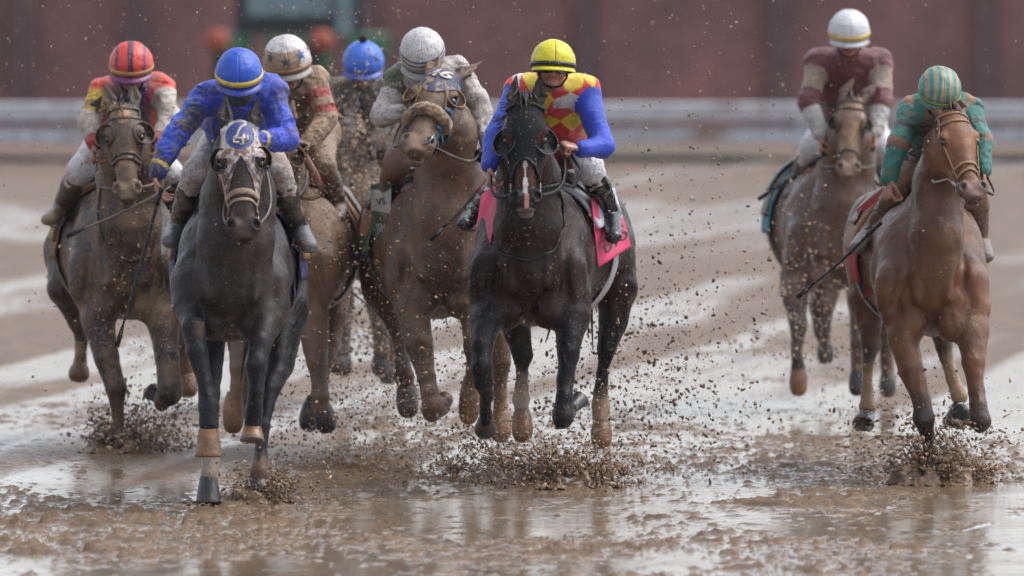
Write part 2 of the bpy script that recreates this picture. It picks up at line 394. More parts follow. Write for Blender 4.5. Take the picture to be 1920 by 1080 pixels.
def ground_material():
    m = bpy.data.materials.new("wet_mud"); m.use_nodes = True; nt = m.node_tree; b = nt.nodes['Principled BSDF']; L = nt.links.new
    tc = nod(nt, "ShaderNodeTexCoord"); at = nod(nt, "ShaderNodeVertexColor"); at.layer_name = 'Col'
    sp = nod(nt, "ShaderNodeSeparateColor"); L(at.outputs[0], sp.inputs[0])
    n = nod(nt, "ShaderNodeTexNoise"); n.inputs['Scale'].default_value = 5; n.inputs['Detail'].default_value = 8; n.inputs['Roughness'].default_value = .7
    mp = nod(nt, "ShaderNodeMapping"); mp.inputs['Scale'].default_value = (1, .35, 1); L(tc.outputs['Object'], mp.inputs[0]); L(mp.outputs[0], n.inputs['Vector'])
    cr = nod(nt, "ShaderNodeValToRGB"); e = cr.color_ramp.elements
    e[0].position = .3; e[0].color = (*C(86, 68, 50), 1); e[1].position = .72; e[1].color = (*C(140, 116, 89), 1)
    L(n.outputs[0], cr.inputs[0])
    dk = nod(nt, "ShaderNodeMix", data_type='RGBA', blend_type='MIX'); wc = nod(nt, "ShaderNodeMix", data_type='RGBA', blend_type='MULTIPLY'); wc.inputs[0].default_value = 1; L(cr.outputs[0], wc.inputs[6]); wc.inputs[7].default_value = (.84, .86, .90, 1)
    L(wc.outputs[2], dk.inputs[7])
    L(sp.outputs[0], dk.inputs[0]); dc = nod(nt, "ShaderNodeMix", data_type='RGBA', blend_type='MULTIPLY'); dc.inputs[0].default_value = 1; L(cr.outputs[0], dc.inputs[6]); dc.inputs[7].default_value = (.62, .58, .55, 1); L(dc.outputs[2], dk.inputs[6]); L(dk.outputs[2], b.inputs['Base Color'])
    # roughness from wetness broken by noise
    n2 = nod(nt, "ShaderNodeTexNoise"); n2.inputs['Scale'].default_value = 26; n2.inputs['Detail'].default_value = 6
    mp2 = nod(nt, "ShaderNodeMapping"); mp2.inputs['Scale'].default_value = (1, .5, 1); L(tc.outputs['Object'], mp2.inputs[0]); L(mp2.outputs[0], n2.inputs['Vector'])
    ad = nod(nt, "ShaderNodeMath", operation='MULTIPLY_ADD'); ad.inputs[1].default_value = 1.1; L(n2.outputs[0], ad.inputs[0])
    ad.inputs[2].default_value = -.55
    ad2 = nod(nt, "ShaderNodeMath", operation='ADD'); L(sp.outputs[0], ad2.inputs[0]); L(ad.outputs[0], ad2.inputs[1])
    mr = nod(nt, "ShaderNodeMapRange"); mr.inputs[1].default_value = .25; mr.inputs[2].default_value = .8; mr.inputs[3].default_value = .55; mr.inputs[4].default_value = .14
    L(ad2.outputs[0], mr.inputs[0]); L(mr.outputs[0], b.inputs['Roughness'])
    b.inputs['IOR'].default_value = 1.65
    mr2 = nod(nt, "ShaderNodeMapRange"); mr2.inputs[1].default_value = .2; mr2.inputs[2].default_value = .8; mr2.inputs[3].default_value = .10; mr2.inputs[4].default_value = .9
    L(ad2.outputs[0], mr2.inputs[0]); L(mr2.outputs[0], b.inputs['Specular IOR Level'])
    bp = nod(nt, "ShaderNodeBump"); bp.inputs['Strength'].default_value = .5; bp.inputs['Distance'].default_value = .004
    hm_ = nod(nt, "ShaderNodeMath", operation='MULTIPLY'); hw_ = nod(nt, "ShaderNodeMath", operation='MULTIPLY_ADD'); hw_.inputs[1].default_value = -.86; hw_.inputs[2].default_value = 1.0; L(sp.outputs[0], hw_.inputs[0]); L(hw_.outputs[0], hm_.inputs[0]); L(n2.outputs[0], hm_.inputs[1]); L(hm_.outputs[0], bp.inputs['Height']); L(bp.outputs[0], b.inputs['Normal'])
    return m
colg = np.stack([GW.ravel()]*3, 1)
g = mkobj("ground", V, Fg, ground_material(), None, colg); tag(g, kind='structure')

# ------------------------------------------------------------------ verge, wall, rail and the vehicle far behind
m = material("verge_turf", None, .9, .15, 1.0, 0, 0); vx = np.linspace(-40, 40, 160); vy = np.linspace(119.6, 131.6, 14)
VX, VY = np.meshgrid(vx, vy); nv = fbm(np.stack([VX*.5, VY*.4, 0*VX], -1), 3, 71)
cg = np.clip(.42+.9*nv, 0, 1)[..., None]*C(88, 86, 62)+(1-np.clip(.42+.9*nv, 0, 1))[..., None]*C(112, 74, 62)
v_, f_ = sheet(np.stack([VX, VY, .05+.03*nv], -1)); tag(mkobj("verge", v_, f_, m, None, cg.reshape(-1, 3)), kind='structure')
def brick_material():
    m = bpy.data.materials.new("brick"); m.use_nodes = True; nt = m.node_tree; b = nt.nodes['Principled BSDF']; L = nt.links.new
    tc = nod(nt, "ShaderNodeTexCoord"); mp = nod(nt, "ShaderNodeMapping"); mp.inputs['Rotation'].default_value = (math.pi/2, 0, 0)
    L(tc.outputs['Object'], mp.inputs[0])
    br = nod(nt, "ShaderNodeTexBrick"); br.inputs['Scale'].default_value = 4; L(mp.outputs[0], br.inputs['Vector'])
    br.inputs['Color1'].default_value = (*C(128, 94, 86), 1); br.inputs['Color2'].default_value = (*C(112, 82, 78), 1); br.inputs['Mortar'].default_value = (*C(120, 98, 96), 1)
    n = nod(nt, "ShaderNodeTexNoise"); n.inputs['Scale'].default_value = .8; n.inputs['Detail'].default_value = 4; L(tc.outputs['Object'], n.inputs['Vector'])
    cr = nod(nt, "ShaderNodeValToRGB"); cr.color_ramp.elements[0].position = .35; cr.color_ramp.elements[0].color = (.70, .70, .76, 1)
    cr.color_ramp.elements[1].position = .68; cr.color_ramp.elements[1].color = (1.25, 1.0, .98, 1); L(n.outputs[0], cr.inputs[0])
    mx = nod(nt, "ShaderNodeMix", data_type='RGBA', blend_type='MULTIPLY'); mx.inputs[0].default_value = 1
    L(br.outputs[0], mx.inputs[6]); L(cr.outputs[0], mx.inputs[7]); L(mx.outputs[2], b.inputs['Base Color']); b.inputs['Roughness'].default_value = .85
    return m
BR = brick_material(); WY = 132.0
wall = thing("brick_wall", (0, WY, 0), "long dark red brick wall with dark piers running behind the rail", "wall")
v_, f_ = boxm((-45, WY, 0), (45, WY+.4, 1.9)); mkobj("masonry", v_, f_, BR, wall, smooth=False)
v_, f_ = boxm((-45, WY-.08, 1.903), (45, WY+.5, 2.0)); mkobj("coping", v_, f_, material("coping_stone", C(120, 112, 112), .8, .1, 1, 0), wall, smooth=False)
PM = material("pier_brick", C(112, 86, 88), .9, .05, 1, 0, .1)
sw = FPX/WY
for u in [-1290, -930, -560, -180, 45, 255, 690, 1100, 1460, 1850, 2240, 2640, 3000]:
    x = (u-960)/sw; v_, f_ = boxm((x-.14, WY-.12, .0), (x+.14, WY-.003, 1.899)); mkobj("pier", v_, f_, PM, wall, smooth=False)
RY = 118.0
rail = thing("track_rail", (0, RY, 0), "white boarded inside running rail crossing behind the whole field", "rail")
WP = material("rail_paint", C(205, 206, 212), .5, .25, .8, 0, 0); WP2 = material("rail_board", C(190, 196, 206), .5, .3, .8, 0, 0)
def at_rail(v): return pix(960, v, RY)[2]
v_, f_ = boxm((-45, RY, at_rail(226)), (45, RY+.05, at_rail(202))); mkobj("top_board", v_, f_, WP, rail, smooth=False)
v_, f_ = boxm((-45, RY+.01, at_rail(268)), (45, RY+.06, at_rail(240))); mkobj("lower_board", v_, f_, WP2, rail, smooth=False)
vt, ft = tube([(x, RY+.02, at_rail(199)) for x in np.linspace(-45, 45, 12)], .035, 8); mkobj("top_rail", vt, ft, WP, rail)
for x in np.arange(-18, 18.1, 3.0):
    v_, f_ = boxm((x-.04, RY+.063, 0), (x+.04, RY+.14, at_rail(203))); mkobj("post", v_, f_, WP2, rail, smooth=False)
# green maintenance tractor with orange lamps, parked in front of the wall
TY = 127.0; st = FPX/TY
def tp(u, v): p = pix(u, v, TY); return p[0], p[2]
tr = thing("tractor", (tp(555, 0)[0], TY, .1), "dark green track tractor with two round orange lamps parked against the brick wall", "tractor")
GN = material("tractor_green", C(52, 112, 72), .5, .2, 1, 0, 0); DK = material("tractor_dark", C(36, 42, 46), .7, .2, 1, 0, 0)
GL = material("tractor_glass", C(130, 150, 158), .15, .1, 1, 0, 0); RB = material("tractor_rubber", C(26, 26, 28), .8, .3, 2, 0, 0)
def slab(name, u0, v0, u1, v1, y0, y1, mt, par=tr):
    x0, z1 = tp(u0, v0); x1, z0 = tp(u1, v1); v, f = boxm((x0, TY+y0, z0), (x1, TY+y1, z1)); return mkobj(name, v, f, mt, par, smooth=False)
slab("bonnet", 500, 70, 620, 190, -.9, .6, GN); slab("grille", 515, 85, 605, 180, -.93, -.903, DK)
slab("cab", 440, -110, 680, 66, .3, 1.7, DK); slab("windscreen", 462, -90, 620, 30, .27, .297, GL); slab("roof", 425, -135, 695, -112, .1, 1.9, GN)
slab("door_frame", 630, -90, 662, 66, .25, .298, GL)
for u in (430, 690):
    slab("mudguard", u-38, 66, u+38, 100, -.2, 1.4, GN)
    x, _ = tp(u, 0); n = 28; a = np.linspace(0, 2*np.pi, n+1)
    pr = [(.0, .16), (.25, .16), (.44, .2), (.52, .17), (.55, .1)]
    R = [(r, s*w) for s in (-1, 1) for r, w in (pr if s < 0 else pr[::-1])]
    G_ = np.array([[(x+w, TY+.6+r*math.cos(t), .56+r*math.sin(t)) for t in a] for r, w in R]); v, f = sheet(G_); mkobj("wheel", v, f, RB, tr)
OR = material("orange_lamp", C(176, 82, 60), .7, .05, 1, 0, 0)
for u in (412, 606):
    x, z = tp(u, 74); 
    G_ = np.array([[(x+.13*math.sin(p)*math.cos(t), TY-1.0-.07*math.cos(p), z+.13*math.sin(p)*math.sin(t)) for t in np.linspace(0, 2*np.pi, 21)] for p in np.linspace(0, np.pi, 9)])
    v, f = sheet(G_); mkobj("lamp", v, f, OR, tr)
    v, f = tube([(x, TY-.95, z), (x+(.25 if u < 500 else -.25), TY-.8, z-.1)], .03); mkobj("lamp_bracket", v, f, GN, tr)
    
# ------------------------------------------------------------------ flying mud
def blobs(P, R, stretch, seed, DR=None):
    r = np.random.default_rng(seed); n = len(P)
    g = (1+5**.5)/2; base = np.array([(-1, g, 0), (1, g, 0), (-1, -g, 0), (1, -g, 0), (0, -1, g), (0, 1, g), (0, -1, -g), (0, 1, -g), (g, 0, -1), (g, 0, 1), (-g, 0, -1), (-g, 0, 1)])/1.9
    F0 = np.array([(0, 11, 5), (0, 5, 1), (0, 1, 7), (0, 7, 10), (0, 10, 11), (1, 5, 9), (5, 11, 4), (11, 10, 2), (10, 7, 6), (7, 1, 8), (3, 9, 4), (3, 4, 2), (3, 2, 6), (3, 6, 8), (3, 8, 9), (4, 9, 5), (2, 4, 11), (6, 2, 10), (8, 6, 7), (9, 8, 1)])
    S = R[:, None, None]*base[None]*(r.uniform(.60, 1.35, (n, 12, 1)))
    dr = r.normal(size=(n, 3)); dr[:, 2] += .3
    if DR is not None: dr[:len(DR)] = DR
    dr /= np.linalg.norm(dr, axis=1)[:, None]
    S = S+dr[:, None, :]*(np.einsum('nij,nj->ni', S, dr)*(stretch[:, None]-1))[..., None]
    V = (S+P[:, None, :]).reshape(-1, 3); F = (F0[None]+12*np.arange(n)[:, None, None]).reshape(-1, 3)
    return V, F
SPM = material("flung_mud", None, .25, 0, 4, 0, .4, 200)
def jets(r, base, nj, npj, vmax, rmax, lean=(0, 0)):
    """strings of mud thrown out ballistically from one hoof"""
    P = []; R = []; D = []
    for j in range(nj):
        az = r.uniform(0, 2*math.pi); el = r.uniform(.30, 1.25); sp_ = vmax*r.uniform(.35, 1)
        vel = sp_*np.array([math.cos(az)*math.cos(el)+lean[0], .5*math.sin(az)*math.cos(el)+lean[1], math.sin(el)]); t1 = r.uniform(.3, 1.0)*2*vel[2]/9.8*.8
        n = int(npj*r.uniform(.4, 1.5)); t = t1*r.power(1.6, n); s = r.normal(size=(n, 3))*(.012+.075*t[:, None]*sp_/3)
        p = base+vel*t[:, None]+np.array([0, 0, -4.9])*(t**2)[:, None]+s; v = vel+np.array([0, 0, -9.8])*t[:, None]
        k = p[:, 2] > .003; P.append(p[k]); D.append((v/np.linalg.norm(v, axis=1)[:, None])[k]); R.append((rmax*(.12+.88*r.power(.25, n))*1.05*(1-.5*t/(t1+1e-6)))[k])
    return np.concatenate(P), np.concatenate(R), np.concatenate(D)
def cloud(name, specs, seed, label, jet=()):
    """specs: (u, v, Y, su px, sv px, sy m, n, rmin, rmax, dark share)"""
    r = np.random.default_rng(seed); P = []; R = []; CC = []
    for (u, v, Y, su, sv, sy, n, r0, r1, dk) in specs:
        g_ = r.normal(size=n); g_ = np.where(np.abs(g_) > 2.2, r.normal(size=n)*.8, g_); cu = u+g_*su; vv = v-np.abs(r.normal(size=n))*sv*1.2+sv*.3; yy = Y+r.normal(size=n)*sy
        for a, b, c in zip(cu, vv, yy):
            p = pix(a, b, c)
            if p[2] < .004: p[2] = r.uniform(.004, .03)
            P.append(p)
        rad = r0*(.95*r1/r0)**(r.power(.38, n)); R.append(rad)
        d = r.uniform(size=n) < np.clip(dk+.25*(rad-r0)/(r1-r0), 0, 1)
        t = r.uniform(.8, 1.25, (n, 1)); CC.append(np.where(d[:, None], C(110, 82, 60)*t, C(200, 168, 136)*t))
    DD = None
    if jet:
        js_ = [jets(r, *a) for a in jet]; jp = np.concatenate([a[0] for a in js_]); jr = np.concatenate([a[1] for a in js_]); DD = np.concatenate([a[2] for a in js_])
        P = list(jp)+P; R = [jr]+R; t = r.uniform(.75, 1.25, (len(jr), 1)); CC = [np.where(r.uniform(size=len(jr))[:, None] < .6, C(138, 106, 78)*t, C(205, 172, 138)*t)]+CC
    P = np.array(P); R = np.concatenate(R); CC = np.repeat(np.concatenate(CC), 12, 0)
    ST = r.uniform(1, 2.3, len(R)); 
    if DD is not None: ST[:len(DD)] = 1+r.power(.5, len(DD))*2.6
    V, F = blobs(P, R, ST, seed, DD); o = mkobj(name, V, F, SPM, None, CC)
    return tag(o, label, "mud", kind='stuff')
# ------------------------------------------------------------------ horses
class Head:
    wf = 1.17
    def __init__(s, poll, muz, yaw, L=.60):
        s.o = np.array(poll); v = np.array(muz)-s.o; s.k = np.linalg.norm(v)/L; s.D = nrm(v)
        f = np.array([0, -1., 0]); f = nrm(f-(f@s.D)*s.D); l = np.cross(f, s.D)
        a = math.radians(yaw); s.Fv = nrm(f*math.cos(a)+l*math.sin(a)); s.L = np.cross(s.Fv, s.D)
    def w(s, l, f, d): return s.o+s.k*(l*s.wf*s.L+f*s.Fv+d*s.D)
    def wv(s, A): A = np.asarray(A, float); return s.o+s.k*(A[..., :1]*s.wf*s.L+A[..., 1:2]*s.Fv+A[..., 2:3]*s.D)
    def inv(s, P): q = P-s.o; return np.stack([q@s.L/s.wf, q@s.Fv, q@s.D], -1)/s.k
def head_prims(H, ears=(0, 0)):
    k = H.k; P = []
    def e(c, r, kk=.03, tag='head', sub=False, A=None):
        P.append(ell(H.w(*c), H.D if A is None else A[0]*H.L+A[1]*H.Fv+A[2]*H.D, H.L, r[2]*k, r[0]*k*H.wf, r[1]*k, kk*k, tag, sub))
    def c(a, b, wa, da, wb, db, kk=.03, tag='head', sub=False):
        P.append(Cap(H.w(*a), H.w(*b), H.L, wa*k*H.wf, da*k, wb*k*H.wf, db*k, kk*k, tag, sub))
    e((0, -.05, .06), (.078, .09, .10)); e((0, -.02, .16), (.088, .072, .12))
    c((0, -.035, .16), (0, -.022, .45), .078, .088, .050, .050, .04)
    c((0, .035, .10), (0, .022, .44), .045, .018, .026, .014, .03)               # nasal bone
    for s in (-1, 1):
        e((s*.078, .012, .172), (.024, .028, .042), .02)                          # brow
        e((s*.060, -.115, .20), (.038, .085, .105), .03)                          # jowl
        c((s*.070, -.02, .245), (s*.050, -.02, .39), .012, .012, .008, .008, .02)   # facial crest
        c((s*.050, -.13, .27), (s*.026, -.075, .49), .024, .03, .02, .022, .03)    # jaw bars
        e((s*.046, .014, .512), (.030, .033, .048), .020, 'muz')                    # nostril
    c((0, -.12, .26), (0, -.07, .49), .035, .03, .026, .025, .03)
    e((0, -.012, .52), (.052, .05, .06), .03, 'muz'); e((0, .002, .565), (.045, .036, .034), .02, 'muz')
    e((0, -.050, .578), (.036, .032, .030), .012, 'muz')
    for s in (-1, 1):
        e((s*.054, .046, .510), (.014, .026, .027), .008, 'nos', True, (s*.35, .2, 1))
        e((s*.093, .008, .198), (.016, .024, .026), .008, 'eyeh', True)
        e((s*.072, .045, .285), (.018, .014, .06), .02, 'x', True)
    e((0, .01, .588), (.050, .06, .0045), .006, 'nos', True)
    # ears
    for s, a in ((-1, ears[0]), (1, ears[1])):
        b = H.w(s*.052, -.035, .01); m = H.w(s*(.062+a*.3), -.03-abs(a)*.1, -.06); t = H.w(s*(.068+a), -.035-abs(a)*.2, -.175)
        P.append(Cap(b, m, H.L, .028*k, .026*k, .038*k, .024*k, .02*k, 'ear'))
        P.append(Cap(m, t, H.L, .038*k, .022*k, .005*k, .005*k, .012*k, 'ear'))
        mm = H.w(s*(.066+a*.35), -.004-abs(a)*.1, -.055); tt = H.w(s*(.07+a*.8), -.018-abs(a)*.15, -.125)
        P.append(Cap(mm, tt, H.L, .022*k, .019*k, .007*k, .011*k, .006*k, 'earin', True))
    return P
def eyeball(H, par, mat):
    for s in (-1, 1):
        c = H.w(s*.080, .004, .198); r = .021*H.k
        G = np.array([[c+r*np.array([math.sin(p)*math.cos(t), math.sin(p)*math.sin(t), math.cos(p)]) for t in np.linspace(0, 2*np.pi, 15)] for p in np.linspace(0, np.pi, 9)])
        v, f = sheet(G); mkobj("eye", v, f, mat, par)
def patch_on(H, prims, dfun, phis, nd, off):
    """wrap a patch round the head: phi 0 = front, +right; dfun(phi) -> (d0, d1)"""
    O = []; D = []
    for ph in phis:
        d0, d1 = dfun(ph)
        for d in np.linspace(d0, d1, nd):
            dr = math.sin(ph)*H.L+math.cos(ph)*H.Fv; ax_ = H.w(0, -.04, d); O.append(ax_+dr*.32*H.k); D.append(-dr)
    P = trace(prims, np.array(O), np.array(D), .32*H.k, off).reshape(len(phis), nd, 3)
    return P, -np.array(D).reshape(len(phis), nd, 3)
def strap(H, prims, path, r, mat, par, name, off=.004, flat=.45):
    """path of (phi, d) round the head"""
    path = np.array(path, float); O = []; D = []
    for ph, d in path:
        dr = math.sin(ph)*H.L+math.cos(ph)*H.Fv; O.append(H.w(0, -.04, d)+dr*.32*H.k); D.append(-dr)
    P = trace(prims, np.array(O), np.array(D), .32*H.k, off)
    v, f = tube(P, r, 8, flat, -np.array(D)); return mkobj(name, v, f, mat, par)
def arc(p0, p1, n=14, bow=0.0):
    t = np.linspace(0, 1, n); p0 = np.array(p0); p1 = np.array(p1)
    r = p0[None]*(1-t[:, None])+p1[None]*t[:, None]; r[:, 1] += bow*4*t*(1-t); return r
def hoof(a, b, w, mat, par, shoe=None, flat=False, colr=None):
    """truncated hoof from the coronet a to the middle of the sole b"""
    a = np.array(a); b = np.array(b); A = nrm(b-a); S = nrm(np.array([1., 0, 0])-A[0]*A); N = np.cross(A, S)
    if N[1] > 0: N = -N                                          # toe side faces the camera
    L_ = np.linalg.norm(b-a); n = 22; G = []
    prof = ((-.25, .56), (-.08, .66), (.02, .74), (.08, .72), (.3, .80), (.5, .86), (.7, .92), (.9, .98), (1.0, 1.01), (1.04, .96), (1.05, .80), (.95, .55), (.93, .02)) if shoe is not None or flat else ((-.30, .62), (-.1, .80), (.1, .93), (.35, 1.0), (.55, 1.0), (.72, .94), (.86, .82), (.95, .62), (1.0, .36), (1.02, .02))
    for t, r in prof:
        G.append([a+A*L_*t+N*(.22*w*t)+w*r*(math.cos(x)*S+math.sin(x)*N*(1.02 if math.sin(x) > 0 else .82)) for x in np.linspace(0, 2*np.pi, n+1)])
    v, f = sheet(np.array(G)); o = mkobj("hoof", v, f, mat, par, colr)
    if shoe is not None:
        c = a+A*L_*1.055+N*(.22*w)
        pts = [c+w*.88*(math.cos(x)*S+math.sin(x)*N*(1.0 if math.sin(x) > 0 else .85)) for x in np.linspace(-1.1, math.pi+1.1, 26)]
        v, f = tube(pts, .010, 6, .6, [A]*26); s = mkobj("horseshoe", v, f, shoe, o); s.location = Vector((0, 0, 0))
    return o
STEEL = material("shoe_steel", C(150, 155, 160), .3, .35, 8, .1, .2, metal=.9)
EYE = material("eye_wet", C(14, 10, 9), .06, 0, 4, 0, 0, spec=.8)
LEATHER = material("wet_leather", C(52, 32, 22), .35, .35, 8, .3, .4); BLACKL = material("black_tack", C(14, 15, 17), .5, .10, 8, .2, .3, 200, spec=.25)
TANL = material("tan_tack", C(150, 112, 74), .5, .4, 8, .3, .4); WHITEL = material("white_tack", C(200, 190, 188), .4, .42, 10, .4, .4)
HAIR = material("mane_hair", C(20, 15, 13), .45, .2, 8, .2, .3)
def horse(sp):
    """builds one galloping horse from its spec; everything in metres, real depth"""
    s0 = sp['s']; Y0 = FPX/s0; P = lambda u, v, dy=0.: pix(u, v, Y0+dy); m_ = lambda px, dy=0.: px*(Y0+dy)/FPX
    base = P(sp['trunk'][1][0], 600, .9); base[2] = 0
    root = thing(sp.get('name', 'racehorse'), base, sp['label'], 'horse', 'racehorses galloping in the mud')
    pr = []
    T = [tuple(t) for t in sp['trunk']]; t0 = T[0]; TT = [(t0[0], t0[1]+.10*t0[4], .20, t0[3]*.80, t0[4]*.80)]+T[1:]
    for (a, b) in zip(TT[:-1], TT[1:]):
        pr.append(Cap(P(*a[:3]), P(*b[:3]), XV, m_(a[3]), m_(a[4]), m_(b[3]), m_(b[4]), .10, 'body'))
    c0, c1 = T[0], T[1]
    w0 = c0[3]
    for s in (-1, 1):
        pr.append(Cap(P(c1[0]+s*.50*c1[3], c1[1]-.62*c1[4], .5), P(c0[0]+s*.92*w0, c0[1]-.05*c0[4], .16), XV, .10, .10, .105, .11, .05, 'body'))     # shoulder blade
        pr.append(Cap(P(c0[0]+s*.50*w0, c0[1]+.30*c0[4], .10), P(c0[0]+s*.46*w0, c0[1]+.74*c0[4], .09), XV, .088, .10, .080, .10, .014, 'body'))           # pectoral
        pr.append(ell(P(c0[0]+s*1.0*w0, c0[1]+.30*c0[4], .14), [0, 0, 1], XV, .12, .085, .10, .035, 'body'))                                  # arm
        pr.append(Cap(P(c0[0]+s*.72*w0, c0[1]-.35*c0[4], .03), P(c0[0]+s*.95*w0, c0[1]+.42*c0[4], .05), XV, .006, .008, .006, .008, .05, 'x', True))   # crease
    pr.append(Cap(P(c0[0], c0[1]-.1*c0[4], -.02), P(c0[0], c0[1]+.55*c0[4], .0), XV, .008, .03, .012, .04, .035, 'x', True))
    hq = T[-1]
    for s in (-1, 1): pr.append(ell(P(hq[0]+s*.42*hq[3], hq[1]-.05*hq[4], hq[2]+.12), [0, 0, 1], XV, .30, .17, .30, .06, 'body'))
    N_ = list(sp['neck']); wd = N_[0]; n1_ = N_[1]
    pr.append(Cap(P(c1[0], c1[1]-.50*c1[4], .50), P(n1_[0], n1_[1], n1_[2]+.05), XV, .17, .20, m_(n1_[3])*.85, n1_[4], .06, 'neck'))
    N_[0] = ((c0[0]*.75+wd[0]*.25), c0[1]+.02*c0[4], .07, n1_[3]*1.02, .155)
    N_.insert(1, ((N_[0][0]+n1_[0])/2, (N_[0][1]+n1_[1])/2, .07, n1_[3]*1.02, .18))
    for (a, b) in zip(N_[:-1], N_[1:]):
        pr.append(Cap(P(*a[:3]), P(*b[:3]), XV, m_(a[3]), a[4], m_(b[3]), b[4], .035, 'neck'))
    for s in (-1, 1):   # muscle lines of the neck
        a, b = N_[0], N_[2]
        pr.append(Cap(P(a[0]+s*.55*a[3], a[1]+20, a[2]-.10), P(b[0]+s*.55*b[3], b[1], b[2]-b[4]*.55), XV, .032, .05, .028, .03, .02, 'neck'))
    H = Head(P(*sp['poll']), P(*sp['muz']), sp.get('yaw', 0)); hp = head_prims(H, sp.get('ears', (0, 0)))
    nb = N_[-1]; pr.append(Cap(P(nb[0], nb[1], nb[2]), H.w(0, -.10, .08), XV, m_(nb[3])*.95, nb[4], .07*H.k, .11*H.k, .05, 'neck'))
    LEGT = {}
    for li, lg in enumerate(sp['legs']):
        nd = lg['n']
        for j, (a, b) in enumerate(zip(nd[:-1], nd[1:])):
            tg = 'leg%d_%d' % (li, j); ra, rb = m_(a[3], a[2]), m_(b[3], b[2])
            dp = 1.22 if (a[3]+b[3]) > 50 else 1.08
            pr.append(Cap(P(*a[:3]), P(*b[:3]), XV, ra, ra*dp, rb, rb*dp, .055 if j == 0 else .018, tg))
            vm = (a[1]+b[1])/2; c = sp['coat']
            if vm > lg.get('dark', 9999): c = sp.get('points', C(22, 19, 19))
            if vm > lg.get('sock', 9999): c = lg.get('sockcol', C(185, 160, 135))
            LEGT[tg] = c
            # front ridge of the cannon bone, knee bumps
            if 9 < b[3] and a[3] > b[3]*1.25 and j > 1:
                pass
    allp = pr+hp
    yl = P(0, 0, .35)[1]
    V, F = grid_mesh(allp, .0076, 0, .015, yl)
    V = relax(V, F, 1, .45)
    N = vnormals(V, F)
    # skin detail: veins, muscle unevenness
    q = H.inv(V); hd_ = (q[:, 2] > -.05) & (q[:, 2] < .65) & (np.abs(q[:, 0]) < .15) & (q[:, 1] > -.15)
    wp = V+np.stack([fbm(V*4, 2, 5), fbm(V*4, 2, 6), fbm(V*4, 2, 7)], 1)*.08
    mus = fbm(wp*np.array([11, 6, 4.2]), 2, sp['seed']+20)                   # long muscle bellies
    vein = np.clip(1-np.abs(fbm(wp*np.array([9, 7, 7]), 2, sp['seed']+31))*14, 0, 1)
    nz = np.where(hd_, 0, mus*.009+vein*.0022)+fbm(V*9, 3, sp['seed'])*.0028+fbm(V*30, 2, sp['seed']+3)*.0011
    V = V+N*nz[:, None]
    cols = {'body': sp['coat'], 'neck': sp.get('neckcol', sp['coat']), 'head': sp.get('headcol', sp['coat']), 'muz': sp.get('muzcol', sp['coat']*.8), 'ear': sp.get('earcol', sp['coat']*.8)}
    cols.update(LEGT)
    jv = V.copy(); jv[:, 2] += .030*fbm(V*np.array([60, 60, 22]), 2, 91)+.02*fbm(V*12, 2, 92)*(V[:, 2] < .7); col = blendcol(allp, jv, cols, .012)
    pt = fbm(V*3.2, 3, sp['seed']+9)[:, None]; col = col*(1+.25*pt)
    q = H.inv(V)
    if 'facemud' in sp:
        mk = np.clip((fbm(V*14, 4, 77)+sp['facemud'])*2, 0, 1)*np.exp(-((q[:, 0])/.10)**2)*(q[:, 2] > -.02)*(q[:, 2] < .6)*(q[:, 1] > -.06)
        col = col*(1-mk[:, None])+C(176, 138, 98)*mk[:, None]
    if 'blaze' in sp:
        w = .0075+.003*np.sin(q[:, 2]*45)+.003*vnoise(q*40, 3); mk = ((np.abs(q[:, 0]) < w) & (q[:, 2] > .2) & (q[:, 2] < .5) & (q[:, 1] > 0)).astype(float)
        col = col*(1-mk[:, None])+C(215, 205, 200)*mk[:, None]
        mk = ((np.abs(q[:, 0]-.005) < .012) & (q[:, 2] > .5) & (q[:, 2] < .575) & (q[:, 1] > 0)).astype(float); col = col*(1-mk[:, None])+C(200, 140, 125)*mk[:, None]
        mk = ((q[:, 2] > .575) & (q[:, 1] > -.09)).astype(float)*.8; col = col*(1-mk[:, None])+C(150, 135, 125)*mk[:, None]
    for s in (-1, 1):     # nostril lining is dark skin
        dn = np.linalg.norm((q-np.array([s*.053, .040, .510]))/np.array([.018, .03, .028]), axis=1); mk = np.clip(1.6-dn, 0, 1)[:, None]
        col = col*(1-mk)+C(18, 13, 12)*mk
    body = mkobj("body", V, F, sp['mat'], root, col)
    eyeball(H, root, EYE)
    for lg in sp['legs']:
        if 'hoof' in lg:
            a, b, w = lg['hoof']; hoof(P(*a), P(*b), m_(w, a[2]), sp['hoofmat'][lg.get('hm', 0)], root, STEEL if lg.get('shoe') else None, flat=lg.get('flat', False))
        if 'band' in lg:       # bandage round the cannon
            (ua, va, dya, ra), (ub, vb, dyb, rb), cb = lg['band']
            n = 14; t = np.linspace(0, 1, n)
            pts = [P(ua+(ub-ua)*x, va+(vb-va)*x, dya+(dyb-dya)*x) for x in t]
            rr = np.array([m_(ra+(rb-ra)*x, dya) for x in t])+.0025*np.sin(np.arange(n)*2.2)
            v, f = tube(pts, rr, 14, 1.12); mkobj("leg_wrap", v, f, cb, root)
    # tail
    tp_ = P(hq[0], hq[1]-.55*hq[4], hq[2]+.42); parts = []; r = np.random.default_rng(sp['seed'])
    for i in range(26):
        a = r.normal(size=3)*[.03, .02, .03]; e = np.array([r.normal()*.10+sp.get('tailx', 0), .35+r.normal()*.08, -.55+r.normal()*.13])
        parts.append(tube([tp_+a, tp_+a*1.2+e*.3+[0, .10, .05], tp_+a*1.4+e*.65+[0, .1, 0], tp_+e], [.02, .017, .012, .003], 5))
    v, f = merge(parts); mkobj("tail", v, f, sp.get('hair', HAIR), root)
    # mane along the crest, blown back
    parts = []
